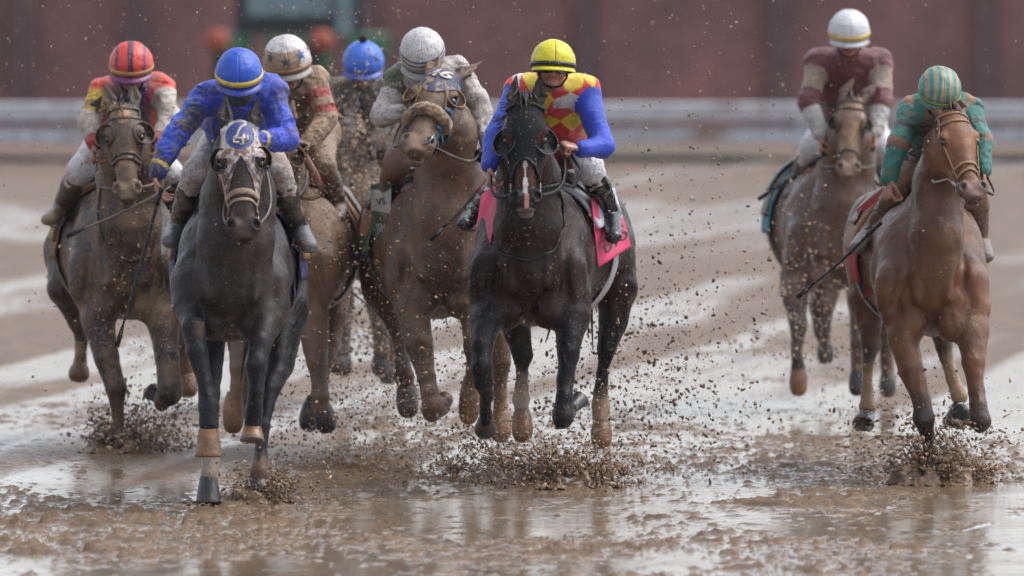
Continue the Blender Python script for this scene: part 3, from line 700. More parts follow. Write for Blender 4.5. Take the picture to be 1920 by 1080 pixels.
    for i in range(sp.get('mane', 40)):
        x = r.uniform(); a, b = (N_[3], N_[2]); p = H.w(r.normal()*.012, -.12, .0)*(1-x)+P(b[0], b[1]-20, b[2]+b[4]*.9)*x
        sd_ = sp.get('manedir', -1)
        parts.append(tube([p, p+[sd_*r.uniform(.01, .05), .03, .05], p+[sd_*r.uniform(.04, .16), .06, r.uniform(-.03, .07)]], [.008, .006, .002], 4))
    v, f = merge(parts); mkobj("mane", v, f, sp.get('hair', HAIR), root); parts = []
    for i in range(sp.get('forelock', 10)):
        p = H.w(r.normal()*.015, .0, -.03); e = r.normal(size=3)*.03
        parts.append(tube([p, p+H.k*(.03*H.Fv-.02*H.D)+e*.4, p+H.k*(.045*H.Fv+.05*H.D)+e], [.008, .006, .002], 4))
    if parts: v, f = merge(parts); mkobj("forelock", v, f, sp.get('hair', HAIR), root)
    return dict(root=root, H=H, prims=pr, hp=hp, P=P, m=m_, Y0=Y0, T=T, sp=sp)
def cup(h, s, mat, rim, rad=(.046, .055, .066), l=.098, f=.000, d=.198, out=.35):
    """blinker cup: a half bowl open towards the front"""
    H = h['H']; G = []; k = H.k
    for p in np.linspace(0, np.pi/2, 8):
        G.append([])
        for t in np.linspace(0, 2*np.pi, 25):
            a, b, c = math.sin(p)*math.cos(t), -math.cos(p), math.sin(p)*math.sin(t)
            ll = l+rad[0]*a+out*rad[0]*(-b)*.5; G[-1].append(H.w(s*ll, f+rad[1]*b+.030-out*.05*a, d+rad[2]*c))
    G = np.array(G); N = G-H.w(s*l, f, d); N /= np.linalg.norm(N, axis=2)[..., None]+1e-9
    v, f_ = sheet(G, .004, N); o = mkobj("blinker_cup", v, f_, mat, h['root'])
    v, f_ = tube(G[-1], .0036*k, 6); mkobj("rim", v, f_, rim, o)
def bridle(h, mat, r=.011, nose=.39, brow=True, name="bridle", cheek=1.25, metal=True, noser=None, crown=True):
    H, hp = h['H'], h['hp']; root = h['root']; k = H.k
    b = strap(H, hp, [(p, nose-.0*abs(p)+.03*(abs(p)/1.5)**2) for p in np.linspace(-2.6, 2.6, 40)], (noser or r)*k, mat, root, "noseband")
    for s in (-1, 1):
        strap(H, hp, [(s*(cheek+.15*(1-t)), .03+t*(nose+.05)) for t in np.linspace(0, 1, 22)], r*.8*k, mat, root, "cheek_strap")
        if metal:
            c = H.w(s*.062, -.02, .485); v, f = tube([c+.027*k*(math.cos(t)*H.Fv+math.sin(t)*H.D) for t in np.linspace(0, 2*np.pi, 17)], .005, 6); mkobj("bit_ring", v, f, STEEL, root)
    if brow: strap(H, hp, [(p, .075+.01*math.cos(p)) for p in np.linspace(-1.5, 1.5, 26)], r*.8*k, mat, root, "browband")
    if crown: strap(H, hp, [(p, .02) for p in np.linspace(-3.1, 3.1, 40)], r*.8*k, mat, root, "crownpiece")
def reins(h, ends, mat, r=.009, sag=.06):
    H = h['H']
    for s, e in zip((-1, 1), ends):
        if e is None: continue
        a = H.w(s*.066, -.03, .49); e = h['P'](*e); t = np.linspace(0, 1, 16)
        pts = np.array([a*(1-x)+e*x+np.array([s*.05*math.sin(math.pi*x), 0, -sag*math.sin(math.pi*x)]) for x in t])
        v, f = tube(pts, r, 6, .5); mkobj("rein", v, f, mat, h['root'])
def side_patch(h, s, dy0, dy1, a0, a1, name, mat, off=.012, n=(26, 22), colf=None, th=.010, flare=0.0, wob=.004):
    """cloth hanging on the barrel: angle a from the spine (0) down the side s"""
    T = h['T']; pr = [p for p in h['prims'] if p.tag in ('body',)]
    O = []; D = []; UV = []
    for i, dy in enumerate(np.linspace(dy0, dy1, n[0])):
        tt = np.interp(dy, [t[2] for t in T], np.arange(len(T))); j = int(min(tt, len(T)-2)); w = tt-j
        cc = [T[j][q]*(1-w)+T[j+1][q]*w for q in range(5)]; c = h['P'](cc[0], cc[1], dy)
        for jx, a in enumerate(np.linspace(a0, a1, n[1])):
            dr = np.array([s*math.sin(a), 0, math.cos(a)]); O.append(c+dr*.9); D.append(-dr); UV.append((i/(n[0]-1), jx/(n[1]-1)))
    O = np.array(O); D = np.array(D); UV = np.array(UV)
    Pn = trace(pr, O, D, .9, off)
    Pn = Pn-D*(wob*fbm(Pn*14, 2, 5)+wob+flare*np.clip(UV[:, 1]-.5, 0, 1)**1.5)[:, None]
    G = Pn.reshape(n[0], n[1], 3); N = -D.reshape(n[0], n[1], 3)
    v, f = sheet(G, th, N)
    col = None
    if colf is not None: c = colf(UV); col = np.concatenate([c, c])
    return mkobj(name, v, f, mat, h['root'], col)
# ------------------------------------------------------------------ lettering
def text_flat(s, shear=0.0, bold=.02):
    cu = bpy.data.curves.new("t", 'FONT'); cu.body = s; cu.align_x = 'CENTER'; cu.align_y = 'CENTER'; cu.shear = shear; cu.offset = bold; cu.resolution_u = 3
    o = bpy.data.objects.new("t", cu); scn.collection.objects.link(o); bpy.context.view_layer.update()
    me = o.to_mesh(); V = np.array([v.co[:] for v in me.vertices]); F = [list(p.vertices) for p in me.polygons]
    o.to_mesh_clear(); bpy.data.objects.remove(o); bpy.data.curves.remove(cu); return V, F
def lettering(name, s, fn, mat, par, shear=0.0, bold=.02):
    V, F = text_flat(s, shear, bold); return mkobj(name, fn(V[:, 0], V[:, 1]), F, mat, par, smooth=False)
# ------------------------------------------------------------------ people
SKIN = C(170, 118, 96); SKINM = material("skin", None, .42, .12, 14, .12, .25, 160, vary=.12)
def hand(P, W, d, n, side, curl=.9, k=1.0, spread=.0):
    """W wrist, d towards the knuckles, n out of the palm; side +1 puts the thumb on d x n"""
    d = nrm(d); n = nrm(np.asarray(n)-np.dot(n, d)*d); l = np.cross(d, n)*side
    P.append(Cap(W, W+d*.085*k, l, .026*k, .016*k, .040*k, .014*k, .012, 'skin'))
    for i, (o, ln) in enumerate(((.031, .95), (.0105, 1.05), (-.0105, 1.0), (-.031, .8))):
        p = W+d*.082*k+l*o*k; a = 0.15+.06*i; dd = d
        for j, (sl_, r) in enumerate(((.043, .0098), (.028, .0088), (.021, .0078))):
            a += curl*(.75 if j == 0 else 1)*(1+.12*i-.1)
            dd = nrm(d*math.cos(a)+n*math.sin(a)+l*o*spread*8); e = p+dd*sl_*ln*k
            P.append(Cap(p, e, l, r*k, r*k, r*.93*k, r*.93*k, .003, 'skin')); p = e
    p = W+d*.025*k+l*.024*k; e = p+nrm(d*.65+l*.75+n*.25)*.042*k; P.append(Cap(p, e, l, .013*k, .012*k, .0105*k, .010*k, .008, 'skin'))
    e2 = e+nrm(d*.8+l*.1+n*.55)*.034*k; P.append(Cap(e, e2, l, .0105*k, .010*k, .008*k, .008*k, .004, 'skin'))
def helmet_mesh(fr, rx, colf, mat, par, name="helmet", peak=None, band=None, button=None, n=(44, 72)):
    Cn, X, Yf, Z = fr; k = rx/.122; G = []
    for p in np.linspace(0.001, math.pi*.60, n[0]):
        G.append([])
        for t in np.linspace(0, 2*math.pi, n[1]+1):
            a = np.array([math.sin(p)*math.sin(t), math.sin(p)*math.cos(t), math.cos(p)])
            r = np.array([.122, .142, .128]); 
            q = a*r
            if p > math.pi*.5: q[:2] *= 1-.10*(p-math.pi/2); 
            G[-1].append(Cn+k*(q[0]*X+q[1]*Yf+q[2]*Z))
    G = np.array(G); N = G-Cn; N /= np.linalg.norm(N, axis=2)[..., None]
    tt, pp = np.meshgrid(np.linspace(0, 2*math.pi, n[1]+1), np.linspace(0.001, math.pi*.60, n[0]))
    sm = np.exp(-((np.abs(np.mod(tt+.2, math.pi/3)-math.pi/6))/.035)**2); G = G+N*(.0022*fbm(G*np.array([26, 26, 34]), 3, 3)+.0016*(1-2*np.abs(fbm(G*18, 2, 8)))*(pp > .9)-.0016*sm)[..., None]
    v, f = sheet(G, .006, N); c = colf(tt.ravel(), pp.ravel()).reshape(-1, 3); h = mkobj(name, v, f, mat, par, np.concatenate([c, c*.4]))
    if peak is not None:      # short stiff peak
        R = []
        for e, dz in ((1.0, 0), (1.12, -.006), (1.26, -.018), (1.24, -.024), (1.10, -.012), (.99, -.006)):
            R.append([Cn+k*((.122*math.sin(t)*(1+(e-1)*.35))*X+(.142*math.cos(t)*e)*Yf+(-.035+dz*1.0)*Z) for t in np.linspace(-1.15, 1.15, 26)])
        v, f = sheet(np.array(R)); mkobj("peak", v, f, peak, h)
    if band is not None:
        z0, z1, bm = band; R = []
        for z, o in ((z0, .0), (z0, .004), ((z0+z1)/2, .006), (z1, .004), (z1, .0)):
            ph = math.acos(max(-1, min(1, z/.128))); sr = math.sin(ph)
            R.append([Cn+k*((.122*sr+o)*math.sin(t)*X+(.142*sr+o)*math.cos(t)*Yf+z*Z) for t in np.linspace(0, 2*math.pi, 61)])
        v, f = sheet(np.array(R)); mkobj("band", v, f, bm, h)
    if button is not None:
        r = button[0]; c = Cn+k*.128*Z+Z*r*.6; rg = np.random.default_rng(4)
        if r > .02:
            parts = []
            for i in range(240):
                d = nrm(rg.normal(size=3)); parts.append(tube([c, c+d*r*rg.uniform(.8, 1.1)], [.003, .002], 4))
            v, f = merge(parts)
        else:
            Gb = np.array([[c+r*np.array([math.sin(p)*math.cos(t), math.sin(p)*math.sin(t), math.cos(p)*.6]) for t in np.linspace(0, 6.2832, 13)] for p in np.linspace(0, math.pi, 7)]); v, f = sheet(Gb)
        mkobj("button", v, f, button[1], h)
    return h
def loopband(fr, k, rx, ry, z, w, th, mat, par, name, t0=-math.pi, t1=math.pi, zf=None, n=50):
    Cn, X, Yf, Z = fr; R = []
    for dz, o in ((-w, 0), (-w*.9, th), (w*.9, th), (w, 0)):
        R.append([Cn+k*((rx+o)*math.sin(t)*X+(ry+o)*math.cos(t)*Yf+(z+dz*(zf(t) if zf else 1))*Z) for t in np.linspace(t0, t1, n)])
    v, f = sheet(np.array(R)); return mkobj(name, v, f, mat, par)
def jockey(h, js):
    P, m_ = h['P'], h['m']; 
    hd = js['head']; rx = m_(js['rx'], hd[2]); k = rx/.122; k = k*.95
    Cn = P(*hd); ti, ya, ro = [math.radians(a) for a in js.get('rot', (35, 0, 0))]
    Yf = np.array([math.sin(ya)*math.cos(ti), -math.cos(ya)*math.cos(ti), -math.sin(ti)])
    X = nrm(np.cross(Yf, [0, 0, 1.])); X = -X if X[0] < 0 else X
    Z = np.cross(Yf, X); Z = Z if Z[2] > 0 else -Z
    X, Z = X*math.cos(ro)+Z*math.sin(ro), Z*math.cos(ro)-X*math.sin(ro)
    fr = (Cn, X, Yf, Z); hw = lambda a, b, c: Cn+k*(a*X+b*Yf+c*Z)
    base = P(js['hip'][0][0], 500, .8); base[2] = .9
    root = thing("person", base, js['label'], "jockey", "jockeys crouched on the racehorses")
    body = []; sk = []     # body prims, silks prims
    sh = [P(*a) for a in js['sh']]; el = [P(*a) for a in js['el']]; wr = [P(*a) for a in js['wr']]
    hip = [P(*a) for a in js['hip']]; kn = [P(*a) for a in js['knee']]; an = [P(*a) for a in js['ank']]; toe = [P(*a) for a in js['toe']]
    neck = (sh[0]+sh[1])/2+np.array([0, -.02, .02]); pel = (hip[0]+hip[1])/2
    chest = neck*.72+pel*.28+np.array([0, 0, -.06]); SX = nrm(sh[1]-sh[0])
    tor = [Cap(neck+[0, .02, -.04], chest, SX, .140, .090, .155, .115, .05, 'torso'), Cap(chest, pel+[0, 0, -.02], SX, .165, .115, .135, .11, .06, 'torso')]
    arms = []
    for i in (0, 1):
        arms.append(Cap(sh[i]*.8+neck*.2, sh[i], XV, .062, .065, .056, .058, .05, 'sh%d' % i))
        arms.append(Cap(sh[i], el[i], XV, .053, .055, .040, .041, .035, 'ua%d' % i))
        arms.append(Cap(el[i], wr[i], XV, .041, .041, .027, .027, .02, 'fa%d' % i))
    legs = []; boots = []
    for i in (0, 1):
        legs.append(Cap(hip[i], kn[i], XV, .092, .095, .062, .066, .05, 'th%d' % i))
        mid = kn[i]*.62+an[i]*.38
        legs.append(Cap(kn[i], mid, XV, .060, .062, .055, .058, .03, 'kn%d' % i))
        boots.append(Cap(kn[i]*(1-js.get('btop', .18))+an[i]*js.get('btop', .18), mid, XV, .057, .06, .056, .062, .02, 'boot%d' % i)); boots.append(Cap(mid, an[i], XV, .056, .062, .036, .04, .02, 'boot%d' % i))
        boots.append(Cap(an[i], toe[i], XV, .040, .040, .036, .026, .02, 'foot%d' % i))
        boots.append(Cap(an[i], an[i]+(an[i]-toe[i])*.3+[0, 0, -.03], XV, .038, .036, .03, .03, .02, 'foot%d' % i))
    pelv = [Cap(hip[0], hip[1], [0, 1, 0], .10, .11, .10, .11, .05, 'pel')]
    head = [ell(hw(0, -.005, -.005), Z, X, .112*k, .082*k, .102*k, .03, 'skin'), Cap(hw(0, .035, -.06), hw(0, .045, -.115), X, .058*k, .06*k, .034*k, .03*k, .03, 'skin'),
            Cap(hw(0, .095, -.045), hw(0, .118, -.078), X, .009*k, .012*k, .015*k, .014*k, .014, 'skin'), ell(hw(0, .078, -.128), X, Z, .024*k, .018*k, .018*k, .015, 'skin'),
            Cap(hw(-.018, .094, -.099), hw(.018, .094, -.099), Z, .006*k, .007*k, .006*k, .007*k, .005, 'lip'), Cap(hw(-.016, .091, -.109), hw(.016, .091, -.109), Z, .007*k, .007*k, .007*k, .007*k, .005, 'lip'),
            Cap(hw(-.05, .085, -.018), hw(.05, .085, -.018), Z, .012*k, .01*k, .012*k, .01*k, .015, 'skin')]
    for s in (-1, 1):
        head.append(ell(hw(s*.046, .070, -.072), Z, X, .026*k, .022*k, .02*k, .02, 'skin'))
        head.append(ell(hw(s*.032, .098, -.043), X, Z, .017*k, .011*k, .012*k, .008, 'eye', True))
        head.append(ell(hw(s*.083, .0, -.055), Z, Yf, .032*k, .018*k, .009*k, .008, 'skin'))
    nk = [Cap(hw(0, -.02, -.08), neck, X, .055, .06, .062, .065, .03, 'skin')]
    hands = []
    for i in (0, 1):
        hs = js['hand'][i]; 
        if hs is None: hs = ((0, -.3, -1), (1 if i == 0 else -1, 0, 0), 1, 1.0)
        hand(hands, wr[i], np.array(hs[0], float), np.array(hs[1], float), hs[2], hs[3], 1.08, hs[4] if len(hs) > 4 else 0)
    body = tor+pelv+arms+legs+boots+head+nk+hands
    V, F = grid_mesh(body, .0075); V = relax(V, F, 1, .3)
    skc = js.get('skin', SKIN); glove = js.get('glove', (None, None))
    cols = {p.tag: C(60, 58, 60) for p in body}; cols['skin'] = skc; cols['lip'] = skc*np.array([.95, .62, .62]); cols['torso'] = C(120, 110, 105)
    for i in (0, 1): cols['fa%d' % i] = skc; 
    c = blendcol(body, V, cols, .004)
    for i in (0, 1):
        if glove[i] is not None:
            mk = (np.linalg.norm(V-(wr[i]+nrm(np.array((js['hand'][i] or ((0, -.3, -1),))[0], float))*.09), axis=1) < .125)
            c[mk] = glove[i]
    mkobj("body", V, F, SKINM, root, c)
    # silks
    grow = lambda L, g, gk=0: [Cap(p.a, p.b, p.S, p.wa+g, p.da+g, p.wb+g, p.db+g, p.k+gk, p.tag, p.sub, p.end) for p in L]
    col_ = [Cap(neck+[0, -.01, .0], neck+(hw(0, -.02, -.08)-neck)*.35, X, .072, .075, .062, .066, .02, 'collar')]
    # sleeves end at the wrist
    sk = grow(tor, .018, .02)+grow(arms, .017, .01)+col_
    V, F = grid_mesh(sk, .0075); V = relax(V, F, 1, .4); N = vnormals(V, F)
    ix, T, U, W = nearest(sk, V); tags = np.array([p.tag for p in sk])[ix]
    isarm = np.char.startswith(tags, 'ua') | np.char.startswith(tags, 'fa')
    A_ = np.array([p.A for p in sk])[ix]; Lp = np.array([p.L for p in sk])[ix]
    along = T*Lp; dg = U*W*.6+fbm(V*6, 2, 12)*.8; n1 = vnoise(np.stack([along*30+dg*2.2, U*1.8+3, W*1.8], -1), 7); n2 = vnoise(np.stack([along*64+dg*5, U*2.6+3, W*2.6], -1), 9)
    lump = fbm(V*np.array([15, 12, 15]), 3, 44); fold = ((1-np.abs(n1)*2)*.0065+(1-np.abs(n2)*2)*.003)*(.35+.65*np.clip(lump+.5, 0, 1))*np.clip(.4+np.abs(T-.0)*.8, 0, 1)+lump*.004
    tw = (1-2*np.abs(fbm(V*np.array([9, 7, 11]), 3, 31)))*.008
    V = V+N*np.where(isarm, fold*js.get('wr_', 1), tw*js.get('wr_', 1))[:, None]
    col = js['silks'](tags, T, U, W, V, dict(fr=fr, neck=neck, sh=sh, el=el, wr=wr, pel=pel, P=P, X=SX))
    mkobj("silks", V, F, js['silkmat'], root, col)
    # breeches
    br = grow(pelv, .012)+grow(legs, .009); V, F = grid_mesh(br, .009); V = relax(V, F, 1, .4); N = vnormals(V, F)
    V = V+N*((1-2*np.abs(fbm(V*np.array([16, 10, 22]), 3, 51)))*.004)[:, None]
    mkobj("breeches", V, F, js['brmat'], root, np.tile(js.get('brcol', C(225, 222, 225)), (len(V), 1)))
    for i in (0, 1):
        bb = grow([p for p in boots if p.tag.endswith(str(i))], .009); V, F = grid_mesh(bb, .008); V = relax(V, F, 1, .3); N = vnormals(V, F)
        V = V+N*((1-2*np.abs(fbm(V*np.array([14, 14, 34]), 2, 81+i)))*.003)[:, None]
        ix, T, U, W = nearest(bb, V); tg = np.array([p.tag for p in bb])[ix]; cc = np.where(np.char.startswith(tg, 'foot')[:, None], js.get('footcol', js['bootcol']), js['bootcol'])
        mkobj("boot", V, F, js['bootmat'], root, cc)
        # stirrup iron and leather
        c = (an[i]*.55+toe[i]*.45); a = np.linspace(0, 2*math.pi, 21)
        pts = [c+np.array([.052*math.cos(t)*1.0, 0, .055*math.sin(t)+(-.02)]) for t in a]
        v, f = tube(pts, .0055, 6); mkobj("stirrup_iron", v, f, STEEL, h['root'])
        top = P(*js['saddle'][i]); v, f = tube([c+[0, 0, .04], (c+top)/2, top], .010, 6, .4); mkobj("stirrup_leather", v, f, LEATHER, h['root'])
    hm = helmet_mesh(fr, rx, js['helcol'], js['helmat'], root, peak=js.get('peak'), band=js.get('band'), button=js.get('button'))
    # goggles and chin strap
    kk = rx/.122
    gz = js.get('gog', True)
    if gz:
        loopband(fr, kk, .087, .108, -.048, .020, .012, GOGG, root, "goggles", -1.0, 1.0, lambda t: 1-.45*math.exp(-(t/.16)**2) if abs(t) < .5 else 1-.25*(abs(t)-.5))
        loopband(fr, kk, .105, .118, -.046, .007, .004, BLACKL, root, "goggle_strap", .8, 2*math.pi-.8)
    for s in (-1, 1):
        pts = [hw(s*.088, .01, -.03), hw(s*.078, .03, -.09), hw(s*.045, .06, -.14), hw(0, .07, -.152)]
        v, f = tube(pts, .006, 6, .5); mkobj("chin_strap", v, f, BLACKL, root)
    if js.get('mask') is not None:     # scarf over nose and mouth
        R = []
        for z, e in ((-.062, .003), (-.08, .012), (-.10, .014), (-.125, .012), (-.15, -.002), (-.17, -.02)):
            R.append([hw((.080+e)*math.sin(t), (.100+e)*math.cos(t), z+.004*math.sin(t*9)) for t in np.linspace(-1.35, 1.35, 24)])
        v, f = sheet(np.array(R)); mkobj("scarf", v, f, js['mask'], root)
    return dict(root=root, fr=fr, wr=wr, el=el, sh=sh, hw=hw, k=k, an=an)
GOGG = material("goggle_lens", C(18, 18, 20), .12, .25, 12, .35, .1, coat=.5)
def whip(P, a, b, label, r=(.011, .008, .005), mats=None, grip=.25, name="riding_whip"):
    A, B = P(*a), P(*b); root = thing(name, A, label, "whip", "jockeys' whips")
    g = A+(B-A)*grip; n = 14; t = np.linspace(0, 1, n); sagv = np.array([0, 0, -.012])
    v, f = tube([A+(g-A)*x for x in np.linspace(0, 1, 5)], [r[0]*1.1, r[0], r[0], r[0], r[0]*1.15], 8); mkobj("grip", v, f, (mats or (BLACKL, BLACKL))[0], root)
    v, f = tube([g+(B-g)*x+sagv*4*x*(1-x) for x in t], r[1]+(r[2]-r[1])*t, 8); mkobj("shaft", v, f, (mats or (BLACKL, BLACKL))[1], root)
    q = B+(B-A)*.0; e = B+nrm(B-A)*.11; v, f = tube([q, (q+e)/2, e], [.008, .013, .012], 6, .3); mkobj("popper", v, f, BLACKL, root)
    return root
# ------------------------------------------------------------------ coats
def coat(name, mud, specks, rough=.33, mudcol=None, scale=4.0, bump=.35, spec=.32):
    return material(name, None, rough, mud, scale, specks, bump*1.3, 260, coat=.0, mudcol=mudcol, spec=spec, vary=.35, wet=True, crease=.5)
HOOFD = material("hoof_dark", C(46, 46, 50), .35, .3, 12, .2, .3, 90); HOOFT = material("hoof_tan", C(134, 92, 54), .38, .35, 14, .25, .5, 60, mudcol=C(96, 66, 42), vary=.5)
HM = [HOOFD, HOOFT]
WRAPG = material("wrap_grey", C(92, 98, 96), .6, .45, 8, .4, .4, 60); WRAPT = material("wrap_tan", C(190, 160, 120), .6, .5, 8, .3, .4, 60)
horses = {}
# 1 — grey leader with blue and white hood
horses['G'] = horse(dict(s=371, seed=1, label="dark grey racehorse in front wearing a blue and white patterned hood", coat=C(54, 46, 44), headcol=C(64, 54, 49), muzcol=C(80, 64, 56), earcol=C(44, 38, 37), points=C(31, 31, 36),
    mat=coat("coat_grey", .12, .25, .33, spec=.19, mudcol=C(104, 84, 68)), hoofmat=HM, yaw=2, ears=(-.02, .02), forelock=0, mane=20, hair=HAIR,
    trunk=[(436, 535, .12, 78, 98), (438, 510, .42, 100, 128), (447, 500, 1.0, 112, 128), (456, 485, 1.6, 100, 115)],
    neck=[(440, 470, .35, 78, .26), (447, 375, .12, 70, .20), (449, 290, -.08, 46, .15)], poll=(449, 236, -.24), muz=(458, 458, -.44),
    legs=[dict(n=[(352, 530, .22, 34), (350, 572, .08, 27), (362, 614, -.08, 23), (370, 660, -.12, 20), (383, 715, -.16, 15.5), (391, 762, -.18, 20), (391, 795, -.2, 19)], hoof=((391, 806, -.2), (391, 855, -.21), 26), hm=1, flat=True, dark=560, sock=780, sockcol=C(140, 96, 56)),
          dict(n=[(500, 540, .25, 36), (500, 600, .08, 30), (488, 645, -.06, 22), (479, 682, -.12, 21), (480, 728, -.1, 14), (477, 770, -.04, 17), (475, 792, -.03, 18)], hoof=((474, 800, -.03), (473, 826, -.06), 23), hm=1, dark=640, shoe=True, sock=786, sockcol=C(160, 130, 104)),
          dict(n=[(395, 560, 1.3, 50), (392, 640, 1.0, 30), (394, 740, .75, 18), (393, 830, .62, 14), (395, 868, .6, 17), (392, 893, .56, 17)], hoof=((391, 897, .56), (391, 943, .54), 24), hm=0, flat=True, dark=640, sock=800, sockcol=C(178, 160, 145)),
          dict(n=[(540, 500, 1.55, 38), (540, 580, 1.35, 38), (524, 680, 1.15, 29), (507, 730, 1.0, 19), (492, 800, .9, 12), (488, 860, .85, 12), (486, 885, .8, 14), (486, 905, .8, 15)], hoof=((486, 905, .78), (487, 932, .76), 22), hm=0, dark=480, sock=845, sockcol=C(120, 95, 75))]))
# 2 — mud-caked bay on the left
horses['O'] = horse(dict(s=339, seed=2, label="mud caked dark bay racehorse at far left with wide open blinker cups", coat=C(60, 46, 39), headcol=C(92, 74, 60), muzcol=C(82, 66, 56), earcol=C(96, 82, 70), points=C(44, 36, 32),
    mat=coat("coat_muddy_bay", .5, .6), hoofmat=HM, yaw=0, ears=(.02, -.02), facemud=.0, forelock=6,
    trunk=[(236, 505, .12, 80, 92), (234, 482, .42, 96, 118), (215, 462, 1.0, 105, 118), (196, 450, 1.6, 98, 108)],
    neck=[(240, 430, .35, 80, .26), (243, 340, .1, 60, .2), (236, 262, -.1, 42, .15)], poll=(231, 200, -.2), muz=(240, 383, -.40),
    legs=[dict(n=[(178, 540, .25, 36), (183, 600, .1, 30), (200, 670, .0, 22), (217, 727, -.04, 20), (221, 780, 0, 12), (220, 815, 0, 12), (219, 828, 0, 14)], hoof=((219, 828, 0), (217, 848, -.02), 19), hm=0, dark=640),
          dict(n=[(300, 535, .25, 36), (306, 600, .1, 30), (312, 670, -.05, 22), (318, 735, -.16, 23), (306, 752, -.02, 16)], hoof=((303, 750, 0), (287, 740, .08), 17), hm=0, dark=640, shoe=True),
          dict(n=[(125, 470, 1.7, 42), (122, 540, 1.5, 32), (146, 600, 1.6, 17), (152, 640, 1.6, 11), (151, 670, 1.6, 10), (149, 688, 1.6, 16)], hoof=((149, 690, 1.6), (147, 716, 1.55), 20), hm=1, dark=580, sock=668, sockcol=C(165, 125, 90), band=((152, 640, 1.6, 12), (151, 668, 1.6, 11), WRAPT)),
          dict(n=[(290, 520, 1.6, 45), (330, 600, 1.5, 28), (345, 660, 1.5, 15), (350, 700, 1.5, 15)], hoof=((352, 705, 1.5), (353, 746, 1.45), 19), hm=1, dark=640, sock=660, sockcol=C(150, 112, 82))]))
# 3 — brown horse hidden behind the leader
horses['S'] = horse(dict(s=343, seed=3, label="sandy brown mud splashed racehorse half hidden behind the grey leader", coat=C(122, 90, 66), points=C(88, 74, 64), mat=coat("coat_sandy", .6, .6), hoofmat=HM, yaw=8, ears=(0, 0),
    trunk=[(528, 500, .12, 80, 95), (545, 480, .42, 96, 118), (570, 462, 1.0, 100, 118), (585, 448, 1.6, 90, 112)],
    neck=[(525, 430, .35, 78, .26), (520, 340, .1, 56, .2), (522, 270, -.1, 38, .15)], poll=(524, 235, -.2), muz=(515, 410, -.35),
    legs=[dict(n=[(455, 560, .25, 34), (452, 620, .1, 26), (446, 690, -.02, 17), (443, 722, -.02, 13), (440, 748, -.0, 15)], hoof=((438, 752, 0), (437, 812, .0), 20), hm=1, dark=640, sock=700, sockcol=C(120, 98, 78)),
          dict(n=[(585, 530, .25, 34), (586, 600, .1, 31), (596, 680, 0, 20), (601, 741, -.04, 16), (604, 765, -.02, 15)], hoof=((606, 768, 0), (615, 808, .04), 21), hm=0, dark=660),
          dict(n=[(490, 560, 1.4, 40), (468, 640, 1.2, 22), (464, 720, 1.2, 14), (468, 745, 1.2, 14)], hoof=((468, 748, 1.2), (466, 786, 1.2), 18), hm=0, dark=640),
          dict(n=[(620, 490, 1.5, 42), (626, 590, 1.4, 27), (614, 680, 1.3, 14), (592, 745, 1.3, 13)], hoof=((586, 758, 1.3), (576, 808, 1.3), 20), hm=0, dark=640)]))
# 4 — dark horse far back in the spray
horses['P'] = horse(dict(s=318, seed=4, label="dark racehorse furthest back in the middle, veiled by flying mud", coat=C(70, 56, 46), points=C(70, 62, 58), mat=coat("coat_veiled", .5, .7), hoofmat=HM, yaw=0,
    trunk=[(652, 430, .12, 72, 90), (656, 410, .42, 86, 110), (664, 400, 1.0, 90, 110), (668, 392, 1.6, 86, 105)],
    neck=[(655, 370, .35, 70, .25), (650, 300, .1, 50, .2), (645, 250, -.1, 36, .15)], poll=(642, 212, -.2), muz=(640, 375, -.35),
    legs=[dict(n=[(605, 480, .25, 34), (612, 540, .1, 26), (620, 610, -.02, 17), (628, 660, -.02, 15)], hoof=((630, 665, 0), (632, 700, .0), 17)),
          dict(n=[(705, 480, .25, 34), (708, 540, .1, 28), (712, 610, 0, 18), (714, 660, -.02, 15)], hoof=((714, 668, 0), (712, 705, .0), 17)),
          dict(n=[(625, 450, 1.5, 42), (640, 560, 1.3, 22), (645, 660, 1.2, 13)], hoof=((645, 672, 1.2), (645, 705, 1.2), 16)),
          dict(n=[(700, 450, 1.5, 42), (725, 560, 1.4, 24), (733, 620, 1.3, 15), (730, 680, 1.3, 13)], hoof=((728, 690, 1.3), (726, 720, 1.3), 16))]))
